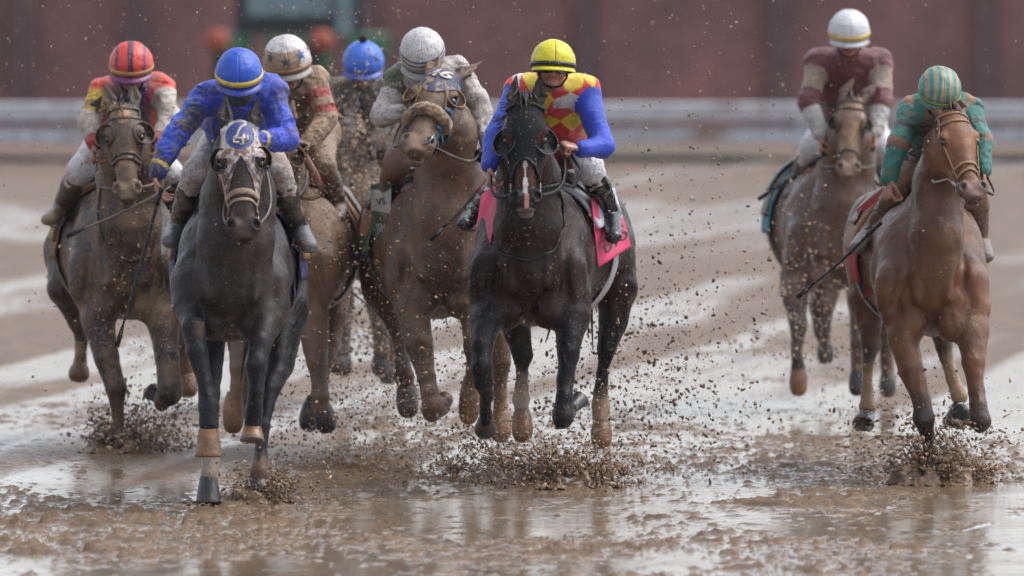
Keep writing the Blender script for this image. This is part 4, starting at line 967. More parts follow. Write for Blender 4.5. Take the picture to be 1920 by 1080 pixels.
# 5 — light brown horse with the sheepskin noseband
horses['M'] = horse(dict(s=348, seed=5, label="chestnut brown racehorse with head up and a sheepskin noseband", coat=C(98, 68, 48), headcol=C(108, 80, 58), muzcol=C(128, 102, 82), points=C(92, 60, 44), mat=coat("coat_chestnut", .42, .6), hoofmat=HM, yaw=-16, ears=(-.02, .07), forelock=0, hair=material("brown_hair", C(52, 34, 24), .5, .2, 8, .2, .3),
    trunk=[(826, 492, .12, 74, 98), (820, 470, .42, 92, 126), (797, 455, 1.0, 102, 122), (775, 445, 1.6, 98, 142)],
    neck=[(832, 420, .35, 76, .26), (842, 330, .12, 62, .2), (842, 250, -.02, 50, .17)], poll=(830, 136, -.14), muz=(776, 294, -.62),
    legs=[dict(n=[(768, 530, .25, 36), (772, 578, .1, 32), (785, 640, .02, 26), (800, 705, -.04, 17), (806, 740, -.08, 17), (812, 766, -.10, 22), (826, 762, .02, 16)], hoof=((828, 757, .04), (838, 750, .12), 17), hm=1, dark=700),
          dict(n=[(893, 530, .25, 34), (893, 600, .1, 26), (890, 650, 0, 22), (888, 690, 0, 13), (884, 722, .05, 15)], hoof=((882, 726, .05), (878, 795, .05), 20), hm=1, sock=690, sockcol=C(150, 112, 78), dark=650),
          dict(n=[(712, 470, 1.6, 46), (716, 540, 1.5, 36), (738, 600, 1.5, 21), (754, 655, 1.5, 10), (756, 690, 1.5, 13), (757, 708, 1.5, 17), (761, 724, 1.5, 13)], hoof=((762, 728, 1.5), (766, 784, 1.46), 21), hm=0, dark=700, band=((753, 645, 1.5, 11), (757, 708, 1.5, 18), WRAPG)),
          dict(n=[(905, 500, 1.6, 40), (930, 580, 1.5, 34), (938, 680, 1.4, 18), (938, 740, 1.4, 12), (940, 772, 1.4, 16)], hoof=((940, 776, 1.4), (938, 830, 1.36), 20), hm=1, dark=700, sock=740, sockcol=C(140, 104, 75))]))
# 6 — black-hooded bay
horses['Y'] = horse(dict(s=362, seed=6, label="almost black bay racehorse in a plain black hood with a thin white blaze", coat=C(42, 23, 17), headcol=C(70, 34, 24), muzcol=C(34, 30, 30), earcol=C(40, 28, 24), points=C(22, 20, 23), mat=coat("coat_black_bay", .02, .12, .28, spec=.17), hoofmat=HM, yaw=-2, ears=(-.03, .0), blaze=True, forelock=30, mane=110,
    trunk=[(990, 510, .12, 80, 100), (1000, 482, .42, 100, 130), (1040, 466, 1.0, 110, 125), (1084, 460, 1.6, 100, 112)],
    neck=[(995, 430, .35, 80, .26), (990, 340, .1, 60, .2), (986, 250, -.1, 42, .15)], poll=(984, 196, -.2), muz=(986, 402, -.40),
    legs=[dict(n=[(925, 545, .25, 36), (914, 600, .05, 28), (906, 650, -.08, 21), (904, 688, -.13, 20.5), (906, 715, -.1, 18), (911, 745, 0, 11), (911, 775, .1, 11), (911, 790, .12, 13)], hoof=((911, 786, .12), (910, 800, .2), 20), hm=0, dark=570, shoe=True),
          dict(n=[(1072, 540, .25, 38), (1072, 600, .1, 32), (1066, 660, .0, 22), (1060, 712, -.04, 15.5), (1058, 745, -.08, 17), (1055, 781, -.1, 22), (1068, 770, .03, 14)], hoof=((1070, 768, .03), (1087, 754, .12), 16), hm=0, dark=600, shoe=True),
          dict(n=[(960, 560, 1.3, 50), (968, 620, 1.2, 26), (981, 665, 1.2, 20), (978, 700, 1.2, 11), (976, 722, 1.2, 11), (975, 748, 1.2, 15), (978, 775, 1.15, 13)], hoof=((979, 780, 1.15), (980, 830, 1.1), 20), hm=1, dark=600, sock=700, sockcol=C(176, 150, 134)),
          dict(n=[(1135, 470, 1.6, 54), (1156, 540, 1.5, 40), (1150, 600, 1.45, 28), (1136, 655, 1.4, 20), (1130, 700, 1.4, 11), (1128, 738, 1.4, 11), (1129, 760, 1.4, 15.5), (1128, 790, 1.35, 14)], hoof=((1128, 796, 1.35), (1127, 842, 1.3), 20), hm=1, dark=600, sock=742, sockcol=C(172, 140, 112))]))
# 7 — trailing bay on the right
horses['R'] = horse(dict(s=318, seed=7, label="blurred brown bay racehorse trailing at the back right", coat=C(100, 72, 60), headcol=C(118, 92, 76), muzcol=C(132, 108, 92), points=C(66, 56, 54), mat=coat("coat_trailing", .35, .5), hoofmat=HM, yaw=0, ears=(-.08, .1), facemud=-.05,
    trunk=[(1572, 450, .12, 72, 92), (1562, 430, .42, 88, 112), (1540, 415, 1.0, 95, 112), (1528, 408, 1.6, 86, 105)],
    neck=[(1575, 390, .35, 72, .26), (1588, 310, .1, 54, .2), (1593, 250, -.1, 38, .15)], poll=(1596, 186, -.2), muz=(1590, 338, -.38),
    legs=[dict(n=[(1500, 480, .25, 34), (1492, 560, .1, 24), (1496, 610, 0, 17), (1495, 660, 0, 12), (1497, 690, 0, 14)], hoof=((1497, 697, 0), (1497, 742, 0), 17), hm=1, dark=560, sock=680, sockcol=C(150, 115, 85)),
          dict(n=[(1620, 490, .25, 34), (1612, 560, .1, 24), (1610, 640, 0, 16), (1608, 690, 0, 12)], hoof=((1608, 700, 0), (1606, 742, 0), 16), hm=0),
          dict(n=[(1550, 500, 1.5, 42), (1543, 570, 1.4, 24), (1543, 620, 1.4, 17), (1546, 645, 1.4, 13)], hoof=((1547, 648, 1.4), (1548, 682, 1.4), 16), hm=0, dark=560),
          dict(n=[(1640, 480, 1.5, 40), (1660, 600, 1.4, 18), (1664, 700, 1.4, 12)], hoof=((1664, 705, 1.4), (1664, 745, 1.4), 16), hm=0)]))
# 8 — chestnut on the right edge
horses['T'] = horse(dict(s=356, seed=8, label="golden chestnut racehorse at far right in a plain light bridle", coat=C(112, 72, 46), headcol=C(130, 82, 52), muzcol=C(132, 100, 82), points=C(50, 38, 32), mat=coat("coat_golden", .25, .06), hoofmat=HM, yaw=20, ears=(.02, -.03), forelock=8,
    hair=material("chestnut_hair", C(84, 50, 34), .5, .2, 8, .2, .3),
    trunk=[(1748, 535, .12, 76, 98), (1742, 502, .42, 98, 128), (1708, 482, 1.0, 102, 122), (1682, 468, 1.6, 96, 112)],
    neck=[(1750, 440, .35, 76, .26), (1760, 350, .15, 48, .2), (1775, 280, 0, 42, .16)], poll=(1786, 212, -.12), muz=(1828, 380, -.42),
    legs=[dict(n=[(1688, 580, .25, 36), (1692, 630, .1, 29), (1708, 690, 0, 23), (1726, 745, -.05, 18), (1732, 785, -.08, 20), (1738, 815, -.03, 14), (1741, 850, .0, 11), (1742, 872, 0, 12)], hoof=((1742, 876, 0), (1743, 906, -.02), 18), hm=0, dark=760),
          dict(n=[(1815, 570, .25, 36), (1822, 620, .1, 31), (1826, 680, 0, 22), (1831, 730, -.05, 17), (1834, 760, -.1, 18), (1836, 788, -.12, 22), (1820, 786, 0, 14)], hoof=((1818, 783, .03), (1800, 776, .1), 17), hm=0, dark=750, shoe=True),
          dict(n=[(1635, 470, 1.6, 46), (1627, 560, 1.5, 36), (1628, 610, 1.45, 23), (1632, 645, 1.45, 18), (1628, 690, 1.4, 10), (1627, 730, 1.4, 11), (1626, 765, 1.35, 16)], hoof=((1625, 775, 1.35), (1619, 798, 1.22), 20), hm=0, dark=630, sock=680, sockcol=C(168, 132, 96), shoe=True),
          dict(n=[(1790, 560, 1.5, 45), (1766, 620, 1.4, 20), (1775, 670, 1.4, 11), (1787, 710, 1.4, 12), (1798, 742, 1.4, 17)], hoof=((1796, 764, 1.4), (1786, 796, 1.35), 19), hm=0, dark=630, sock=660, sockcol=C(172, 142, 112), shoe=True)]))
# ------------------------------------------------------------------ tack
BLUEH = C(30, 58, 132); WH = C(205, 190, 185); RUST = C(128, 88, 60)
CLOTH = material("hood_cloth", None, .6, .18, 14, .3, .5, 160); CLOTHB = material("hood_black", C(14, 16, 20), .8, .05, 9, .12, .5, 420, vary=.1, spec=.25)
def hoodpatch(h, dfun, p0, p1, name, mat, colf=None, off=.004, nd=40, np_=60, th=.006, hole=True):
    G, N = patch_on(h['H'], h['hp'], dfun, np.linspace(p0, p1, np_), nd, off); v, f = sheet(G, th*.6, N)
    if hole:     # openings for the eyes
        q = h['H'].inv(np.asarray(v)); e = (np.abs(np.abs(q[:, 0])-.085) < .03) & (np.abs(q[:, 2]-.198) < .030)
        f = [x for x in f if not all(e[i] for i in x)]
    col = None
    if colf is not None: col = colf(h['H'].inv(np.asarray(v)))
    return mkobj(name, v, f, mat, h['root'], col)
def onhead(h, x, y, cx, cd, w, off=.012):
    """letters laid on the front of the head"""
    H = h['H']; A = np.stack([cx+x*w, np.full_like(x, .3), cd-y*w], -1); O = H.wv(A); D = np.tile(-H.Fv, (len(O), 1)); return trace(h['hp'], O, D, .4, off)
h = horses['G']; H = h['H']
def gcol(q):
    n = fbm(q*60, 3, 4); n2 = fbm(q*20, 3, 8); m = np.clip(n*2.2+.05+.8*np.clip((q[:, 2]-.13)/.10, -.6, .6), 0, 1)[:, None]
    c = WH*(1-m)+RUST*m; b = np.clip((n2-.42)*5, 0, 1)[:, None]; c = c*(1-b)+C(74, 72, 96)*b
    d = np.sqrt((q[:, 0]/.060)**2+((q[:, 2]-.062)/.078)**2); k = np.clip((1.03-d)*22, 0, 1)[:, None]; c = c*(1-k)+BLUEH*k
    e = np.abs(q[:, 2]-(.178+np.abs(q[:, 0])*1.55)) < .008; c[e & (q[:, 2] > .16)] = C(48, 52, 92)
    return c
hoodpatch(h, lambda p: (-.045+.035*min(abs(p), 1.2)**2, .178+.17*min(abs(p), 1.15)), -1.75, 1.75, "hood", material("hood_pearl", None, .45, -.1, 14, .25, .7, 120), gcol, nd=56, np_=90)
EMB = material("emblem_thread", C(205, 190, 178), .6, .25, 20, .2, .3)
def stroke(h, pts, r, name="emblem"):
    p = np.array(pts, float); P_ = onhead(h, p[:, 0], p[:, 1], 0, .062, .05, .007); v, f = tube(P_, r, 6, .4, [h['H'].Fv]*len(P_)); return v, f
v, f = merge([stroke(h, [(.55, 1.25), (.15, .95), (-.12, .45), (-.2, 0), (-.5, -.3), (-.55, -.75), (-.1, -.85)], .0065), stroke(h, [(-.5, -.3), (0, -.42), (.55, -.35)], .007), stroke(h, [(.35, .05), (.2, -.45), (.25, -.95), (-.05, -1.1)], .008), stroke(h, [(.6, .0), (.65, -.5), (.3, -.8)], .006)])
mkobj("emblem", v, f, EMB, h['root'])
GB = material("hood_strap", C(178, 150, 128), .45, .45, 16, .4, .5)
for s in (-1, 1): cup(h, s, material("cup_shell", C(34, 28, 27), .45, .2, 12, .3, .3), LEATHER, l=.092, d=.178, rad=(.036, .05, .062), f=-.008)
bridle(h, GB, .010, .345, False, noser=.0155, cheek=1.22, crown=False); strap(h['H'], h['hp'], [(p, .385+.02*(abs(p)/1.2)**2) for p in np.linspace(-1.3, 1.3, 26)], .008, GB, h['root'], "lower_noseband")
reins(h, [(455, 300, .05), (492, 290, .02)], LEATHER)

h = horses['O']
for s in (-1, 1): cup(h, s, LEATHER, material("cup_rim", C(90, 72, 56), .4, .3, 12, .2, .3), l=.098, d=.172, rad=(.050, .055, .066), out=.9, f=-.02)
bridle(h, LEATHER, .012, .33, True, noser=.014); strap(h['H'], h['hp'], [(p, .30+.02*(abs(p)/1.2)**2) for p in np.linspace(-1.4, 1.4, 26)], .010, LEATHER, h['root'], "lower_noseband")
reins(h, [(184, 290, .02), (290, 280, .02)], LEATHER)
h = horses['S']
for s in (-1, 1): cup(h, s, LEATHER, TANL)
bridle(h, TANL); reins(h, [(530, 290, .0), (572, 275, .0)], LEATHER, .012)
# the loop of doubled rein swinging from the hands
P = h['P']
v, f = tube([P(560, 268, -.05), P(575, 300, -.12), P(592, 330, -.16), P(603, 352, -.18), P(600, 368, -.18)], [.02, .022, .022, .016, .012], 8, .3); mkobj("rein", v, f, material("rein_rubber", C(128, 62, 38), .45, .3, 10, .3, .3), h['root'])
v, f = tube([P(600, 366, -.18), P(585, 372, -.18), P(565, 370, -.17), P(545, 360, -.15), P(530, 345, -.1)], .014, 8, .5); mkobj("rein", v, f, TANL, h['root'])
for q_ in ([(538, 275), (530, 310), (545, 350), (552, 300), (548, 272)], [(545, 275), (560, 310), (548, 345), (538, 310), (540, 280)]):
    v, f = tube([P(a, b, -.10) for a, b in q_], .006, 6, .6); mkobj("rein", v, f, TANL, h['root'])
bridle(horses['P'], LEATHER)
for s in (-1, 1): cup(horses['P'], s, LEATHER, LEATHER)

h = horses['M']; H = h['H']
def mcol(q):
    n = fbm(q*30, 3, 4)[:, None]; c = C(58, 68, 96)*(1+.3*n); t = (fbm(q*60, 2, 14) > .46); c[t] = C(170, 140, 110); return c
hoodpatch(h, lambda p: (-.04+.035*min(abs(p), 1.2)**2, .155+.05*math.cos(p*2)), -1.9, 1.9, "hood", CLOTH, mcol)
FLC = material("sheepskin", None, .9, .35, 14, .5, 1.0, 90, sheen=.4)
path = [(p, .325+.012*(abs(p)/1.4)**2) for p in np.linspace(-1.75, 1.75, 70)]
O_ = [H.w(0, -.04, d)+(math.sin(p)*H.L+math.cos(p)*H.Fv)*.3 for p, d in path]; D_ = [-(math.sin(p)*H.L+math.cos(p)*H.Fv) for p, d in path]
Pn = trace(h['hp'], np.array(O_), np.array(D_), .3, .020); v, f = tube(Pn, .036, 28, .85, -np.array(D_)); v = v+(fbm(v*60, 3, 2)*.008)[:, None]*nrm(np.array([0, -1, .4]))+fbm(v*110, 2, 5)[:, None]*.004
fc = np.clip(.5+fbm(v*40, 3, 8), 0, 1)[:, None]; mkobj("sheepskin_noseband", v, f, FLC, h['root'], C(186, 150, 108)*fc+C(112, 84, 60)*(1-fc))
for s in (-1, 1): cup(h, s, TANL, TANL, l=.094, d=.178, rad=(.036, .05, .052), out=.6, f=-.015)
BLS = material("blue_strap", C(52, 104, 142), .5, .35, 12, .3, .4)
for q_ in (.30, .36, .42): strap(H, h['hp'], [(s_, q_-.05+.05*abs(s_-1.2)) for s_ in np.linspace(.9, 2.9, 24)], .014, BLS, h['root'], "cheek_strap", off=.008)
for s in (-1, 1): strap(H, h['hp'], [(s*(1.35+.1*t), .06+.42*t) for t in np.linspace(0, 1, 20)], .011, BLS, h['root'], "cheek_strap")
strap(H, h['hp'], [(s_, .02+.1*abs(s_-2)) for s_ in np.linspace(1.2, 3.0, 20)], .014, BLS, h['root'], "throat_strap")
for p_ in np.linspace(-.4, .4, 2): strap(H, h['hp'], [(p_*(1+1.3*t), .12+.14*t) for t in np.linspace(0, 1, 14)], .007, TANL, h['root'], "face_strap")
NUMW = material("number_print", C(205, 195, 185), .6, .2, 20, .2, .2)
lettering("number", "46", lambda x, y: onhead(h, x, y, 0.0, .062, .105, .012), NUMW, h['root'], .15, .03)
v, f = tube([H.w(.052*a, .02+.03*math.sin(a), .5+.05*b) for a, b in ((0, .8), (.5, .9), (1, .7), (1.1, .2), (1.2, -.4))], .006, 6); mkobj("bit", v, f, STEEL, h['root'])
reins(h, [(752, 232, .0), (900, 285, .0)], LEATHER)

h = horses['Y']; H = h['H']
hoodpatch(h, lambda p: (-.005+.01*min(abs(p), 1.2)**2, .315+.075*min(abs(p), 1.3)**1.4), -1.9, 1.9, "hood", CLOTHB, None, nd=50, np_=70, hole=True)
strap(H, h['hp'], [(p, .0+.012*min(abs(p), 1.2)**2) for p in np.linspace(-1.9, 1.9, 40)], .010, BLACKL, h['root'], "hood_seam", .008, .8)
strap(H, h['hp'], [(p, .312+.075*min(abs(p), 1.3)**1.4) for p in np.linspace(-1.7, 1.7, 40)], .009, BLACKL, h['root'], "hood_seam", .007, .8)
for s in (-1, 1): cup(h, s, BLACKL, material("cup_edge", C(52, 54, 58), .25, .05, 8, .1, .1), l=.094, d=.205, rad=(.050, .055, .070), out=.9, f=-.028)
for s in (-1, 1):
    strap(H, h['hp'], [(s*1.35, .25+.26*t) for t in np.linspace(0, 1, 18)], .012, BLACKL, h['root'], "cheek_strap")
    for dz in (0, .03):
        c = H.w(s*.066, -.01, .485-dz); v, f = tube([c+.024*(math.cos(t)*H.Fv+math.sin(t)*H.D) for t in np.linspace(0, 6.2832, 17)], .0045, 6); mkobj("bit_ring", v, f, STEEL, h['root'])
reins(h, [(925, 310, .0), (1058, 282, -.03)], BLACKL, .012)
P = h['P']; v, f = tube([H.w(.07, -.03, .45), P(1055, 345, -.15), P(1075, 350, -.12), P(1090, 320, -.05), P(1070, 290, -.03)], .012, 6, .4); mkobj("rein", v, f, BLACKL, h['root'])
# breast strap hanging in a curve under the neck
def curve_on(h, pts, r, name, mat, off=.006):
    """pts: photo pixels on the front of the horse"""
    O = np.array([h['P'](u, v, -.6) for u, v in pts]); D = np.array([nrm(o-CAM) for o in O]); t = np.linspace(0, len(pts)-1, 40)
    O = np.stack([np.interp(t, np.arange(len(pts)), O[:, k]) for k in range(3)], 1); D = np.stack([np.interp(t, np.arange(len(pts)), D[:, k]) for k in range(3)], 1)
    Q = trace(h['prims'], O, D, 1.6, off); v, f = tube(Q, r, 6, .5, -D); return mkobj(name, v, f, mat, h['root'])
curve_on(h, [(1040, 340), (1056, 380), (1058, 425), (1040, 470), (990, 490), (940, 478), (918, 440)], .008, "breast_strap", BLACKL)
curve_on(horses['O'], [(190, 345), (182, 400), (192, 455), (240, 490), (285, 480), (292, 430)], .008, "breast_strap", LEATHER)

h = horses['T']; bridle(h, TANL, .0105, .36, True, noser=.011, cheek=1.15)
strap(h['H'], h['hp'], [(p, .40+.03*(abs(p)/1.2)) for p in np.linspace(-1.6, 1.6, 30)], .009, TANL, h['root'], "lower_noseband")
P = h['P']; v, f = tube([h['H'].w(-.066, -.02, .47), P(1780, 335, -.2), P(1752, 342, -.1), P(1742, 330, 0), P(1715, 322, .05)], .009, 6, .5); mkobj("rein", v, f, EMB, h['root'])
reins(h, [None, (1850, 330, 0)], LEATHER)
h = horses['R']; bridle(h, LEATHER); reins(h, [(1545, 270, 0), (1636, 262, 0)], LEATHER)
for s in (-1, 1): cup(h, s, LEATHER, LEATHER, rad=(.036, .045, .05))

# ------------------------------------------------------------------ saddles and cloths
def flatcol(c): return lambda uv: np.tile(c, (len(uv), 1))
CL = material("saddle_cloth", None, .6, .30, 8, .35, .4, 220)
def sadcol(main, patch=None, v0=.5, v1=.8):
    def f(uv):
        c = np.tile(main, (len(uv), 1))
        if patch is not None: m = (uv[:, 1] > v0) & (uv[:, 1] < v1) & (uv[:, 0] > .0); c[m] = patch
        return c
    return f
PADW = material("white_pad", C(205, 205, 208), .5, .10, 10, .2, .3); PADT = material("tan_pad", C(150, 104, 58), .55, .35, 9, .3, .3); SADB = material("saddle_black", C(24, 24, 26), .4, .3, 9, .2, .3)
for key, cc, pad, st in (('G', sadcol(C(18, 30, 96)), PADT, SADB), ('O', sadcol(C(120, 84, 46)), PADT, LEATHER), ('S', sadcol(C(150, 118, 84)), PADT, LEATHER), ('P', sadcol(C(60, 60, 52)), SADB, SADB),
                          ('M', sadcol(C(34, 92, 62), C(196, 190, 180), .45, .70), PADT, SADB), ('Y', sadcol(C(250, 60, 122), C(205, 208, 222), .50, .70), PADW, SADB), ('R', sadcol(C(40, 150, 165), C(190, 200, 205), .4, .62), SADB, SADB), ('T', sadcol(C(176, 30, 40)), PADT, LEATHER)):
    h = horses[key]
    for s in (-1, 1):
        if not (key == 'Y' and s == 1): side_patch(h, s, .82, 1.45, .12, 1.95 if key in 'YT' else 1.75, "saddle_cloth", CL, .014, colf=cc, flare=.08 if key in 'Y' else .03, wob=.008)
        side_patch(h, s, .60 if key == 'Y' else .84, 1.06, .10, 1.45 if key != 'Y' else 1.16, "saddle_pad", pad, .030, th=.022, flare=.03)
        side_patch(h, s, .74 if key == 'Y' else .90, 1.14, .0, 1.05, "saddle_flap", st, .046, th=.010)
        side_patch(h, s, .86, .95, 1.5, 3.14, "girth", PADW if key == 'Y' else SADB, .012, th=.008, n=(5, 26))
# ------------------------------------------------------------------ jockeys
def ring(ang, step): return (np.mod(ang/step, 1.0))
SILK = lambda n, mud, sp, sc=9: material(n, None, .42, mud, sc, sp, .6, 320, sheen=.1, vary=.22, crease=2.2)
BR = lambda n, mud: material(n, None, .5, mud, 9, .5, .5, 200, vary=.15, crease=1.6)
BOOTM = material("boot_leather", None, .32, .42, 9, .35, .4, 90)
HELM = lambda n, mud, sp: material(n, None, .38, mud, 14, sp, .35, 200, vary=.1)
dark_peak = lambda c, n: material(n, c, .4, .3, 14, .3, .2)
YEL = C(225, 190, 60)
def mixf(a, b, m): m = np.asarray(m, float)[:, None]; return a*(1-m)+b*m
# G: royal blue
J = {}
J['G'] = jockey(horses['G'], dict(label="jockey in royal blue silks and blue helmet with one arm hanging down holding a whip", head=(448, 136, .0), rx=44, rot=(24, 0, 0), sh=[(388, 180, .22), (508, 172, .22)], el=[(326, 258, .06), (536, 262, .12)], wr=[(294, 322, -.04), (484, 262, -.02)],
    hand=[((.12, -.15, -1), (.9, -.35, .1), 1, .38, .03), ((-1, -.1, 0), (0, .2, -1), 1, 1.2)], hip=[(420, 262, .95), (478, 258, .95)], knee=[(368, 325, .5), (520, 322, .5)], ank=[(332, 428, .85), (562, 432, .85)], toe=[(318, 452, .60), (580, 462, .60)], saddle=[(400, 360, .9), (500, 360, .9)],
    wr_=1.5, silks=lambda tg, T, U, W, V, c: mixf(mixf(C(6, 66, 205), C(12, 24, 48), np.clip(fbm(V*7, 4, 3)*2.2+np.where(tg == 'torso', .55, -.15)+np.where(np.char.startswith(tg, 'ua0'), .25, 0), 0, .92)), YEL, np.char.startswith(tg, 'fa') & (T > .80) & (T < .9)), silkmat=SILK("silks_royal_blue", .30, .3, 12), brmat=BR("breeches_a", .55), brcol=C(205, 198, 196), bootcol=C(40, 36, 34), footcol=C(105, 108, 112), bootmat=BOOTM,
    helmat=HELM("helmet_blue", .05, .10), helcol=lambda t, p: np.tile(C(16, 84, 205), (len(t), 1)), band=(-.022, .008, material("yellow_band", C(225, 195, 70), .5, .3, 14, .3, .2)), peak=dark_peak(C(24, 60, 170), "peak_blue"), gog=True, mask=material("scarf_grey", C(48, 60, 70), .7, .2, 10, .2, .4)))
# O: orange and purple
PUR = C(84, 34, 110); ORG = C(238, 62, 40); DUST = C(190, 160, 128)
def silkO(tg, T, U, W, V, c):
    col = np.tile(PUR*.7, (len(V), 1)); x = V[:, 0]-c['neck'][0]; sh_ = np.char.startswith(tg, 'sh') | ((tg == 'torso') & (np.abs(x) > .09)); col[sh_] = ORG
    ua = np.char.startswith(tg, 'ua'); fa = np.char.startswith(tg, 'fa'); col[ua & (T < .22)] = ORG; col[(ua & (T >= .22)) | fa] = C(205, 192, 178)
    col[(tg == 'ua0') & (T > .2) & (T < .85) & (U < .85)] = C(222, 180, 30); col[fa & (T > .84)] = C(205, 36, 28); col[(np.abs(x) > .075) & (np.abs(x) < .105) & (tg == 'torso')] = C(150, 40, 120); return col
def helO(t, p):
    a = np.abs(np.sin(p)*np.sin(t)); c = np.tile(C(238, 66, 44), (len(t), 1)); c[(a < .14)] = C(76, 34, 66); c[(a > .56) & (a < .70)] = C(98, 38, 104); return c
J['O'] = jockey(horses['O'], dict(label="jockey in orange and purple silks wearing an orange striped helmet and yellow number 4 armband", head=(246, 120, .0), rx=41, rot=(18, 0, 0), sh=[(194, 172, .22), (300, 166, .22)], el=[(166, 226, .1), (320, 222, .1)], wr=[(176, 268, -.02), (292, 262, -.02)],
    hand=[None, None], hip=[(205, 250, .95), (265, 248, .95)], knee=[(152, 318, .5), (318, 325, .5)], ank=[(112, 392, .85), (328, 376, .85)], toe=[(92, 412, .62), (342, 396, .62)], saddle=[(180, 330, .9), (280, 330, .9)],
    silks=silkO, silkmat=SILK("silks_orange_purple", .40, .3, 12), brmat=BR("breeches_b", .35), bootcol=C(84, 62, 46), footcol=C(150, 128, 105), bootmat=BOOTM, helmat=HELM("helmet_orange", .05, .2), helcol=helO,
    band=(-.026, .0, material("gold_band", C(185, 140, 84), .5, .3, 14, .3, .2)), peak=dark_peak(C(120, 50, 110), "peak_purple")))
# S: mud-covered with stars
def silkS(tg, T, U, W, V, c):
    col = np.tile(C(176, 142, 108), (len(V), 1)); col[(tg == 'torso')] = C(112, 84, 62)
    ua = np.char.startswith(tg, 'ua') | (np.char.startswith(tg, 'fa')); r = (np.char.startswith(tg, 'ua') & (((T > .30) & (T < .56)) | ((T > .74) & (T < .97)))); col[r] = C(176, 40, 36); return col
def helS(t, p):
    c = np.tile(C(172, 140, 116), (len(t), 1)); x, y = np.sin(p)*np.sin(t), np.cos(p); w = (y > .62) | (x > .55); c[w] = C(220, 214, 214)
    seam = np.abs(np.mod(t+.3, math.pi/3)) < .03; c[seam & (p < 1.4)] = C(120, 92, 74)
    return c
J['S'] = jockey(horses['S'], dict(label="mud covered jockey with red arm bands and a pale helmet with stars on it", head=(538, 112, .0), rx=45, rot=(18, 6, 9), sh=[(484, 168, .22), (588, 152, .2)], el=[(478, 248, .1), (612, 222, .1)], wr=[(535, 276, -.05), (580, 268, -.05)],
    hand=[((-.3, -.3, -1), (0, 1, -.2), 1, 1.2), ((-.5, -.5, .1), (-.1, .4, -1), 1, 1.25)], hip=[(548, 255, .95), (598, 250, .95)], knee=[(505, 330, .5), (604, 312, .5)], ank=[(490, 410, .85), (636, 385, .85)], toe=[(482, 430, .62), (630, 408, .62)], saddle=[(530, 340, .9), (600, 340, .9)],
    silks=silkS, silkmat=SILK("silks_muddy", .45, .5, 12), brmat=BR("breeches_c", .5), brcol=C(150, 120, 95), bootcol=C(96, 82, 66), bootmat=BOOTM, helmat=HELM("helmet_star", .25, .5), helcol=helS, wr_=1.4, glove=(C(90, 66, 50), C(110, 80, 60)),
    band=(-.028, -.006, material("brass_band", C(165, 125, 70), .5, .4, 14, .3, .2)), peak=dark_peak(C(150, 140, 140), "peak_pale")))
# P
J['P'] = jockey(horses['P'], dict(label="jockey furthest back in the middle with a bright blue helmet topped by a dark pompom", head=(681, 116, .0), rx=38.5, rot=(18, 0, 0), sh=[(636, 170, .2), (722, 170, .2)], el=[(618, 232, .1), (735, 230, .1)], wr=[(640, 270, 0), (700, 268, 0)],
    hand=[None, None], hip=[(655, 240, .95), (700, 240, .95)], knee=[(615, 300, .5), (735, 300, .5)], ank=[(600, 375, .85), (742, 375, .85)], toe=[(595, 395, .62), (752, 395, .62)], saddle=[(640, 320, .9), (690, 320, .9)], brcol=C(90, 80, 70),
    silks=lambda tg, T, U, W, V, c: np.tile(C(70, 74, 72), (len(V), 1)), silkmat=SILK("silks_dark", .4, .5), brmat=BR("breeches_d", .5), bootcol=C(60, 50, 44), bootmat=BOOTM, helmat=HELM("helmet_sky_blue", -.1, .1), helcol=lambda t, p: np.tile(C(48, 112, 222), (len(t), 1)),
    peak=dark_peak(C(40, 90, 190), "peak_sky"), band=(-.05, -.035, dark_peak(C(120, 80, 70), "band_rust")), button=(.026, HAIR), glove=(C(50, 45, 40), C(50, 45, 40))))
# M
def silkM(tg, T, U, W, V, c):
    col = np.tile(C(206, 196, 190), (len(V), 1)); m = ((tg == 'ua0') & (T < .42)) | (tg == 'sh0'); col[m] = C(62, 82, 44); return col
def helM(t, p):
    c = np.tile(C(212, 208, 208), (len(t), 1)); 
    for a in (1.30, 1.48, 1.66): c[(np.abs(p-a) < .035)] = C(66, 74, 108)
    return c
J['M'] = jockey(horses['M'], dict(label="jockey in mud speckled white silks and white helmet with dark hoops, green armband", head=(792, 98, .10), rx=43, rot=(38, 0, 4), sh=[(748, 150, .25), (855, 135, .25)], el=[(716, 218, .1), (898, 190, .12)], wr=[(748, 214, -.03), (914, 262, .02)],
    hand=[((1, -.3, .0), (0, .3, -1), 1, 1.2), ((0, -.5, -1), (-1, .2, 0), 1, 1.2)], hip=[(775, 240, .95), (850, 238, .95)], knee=[(744, 305, .5), (878, 300, .5)], ank=[(722, 384, .85), (905, 380, .85)], toe=[(735, 408, .60), (915, 400, .62)], saddle=[(780, 330, .9), (860, 330, .9)],
    silks=silkM, silkmat=SILK("silks_white", .38, .6, 16), brmat=BR("breeches_e", .5), brcol=C(140, 96, 80), bootcol=C(64, 58, 44), footcol=C(100, 78, 58), bootmat=BOOTM, helmat=HELM("helmet_white", .30, .6), helcol=helM, glove=(C(52, 50, 52), C(22, 22, 24)),
    peak=dark_peak(C(170, 165, 160), "peak_white"), wr_=1.3))
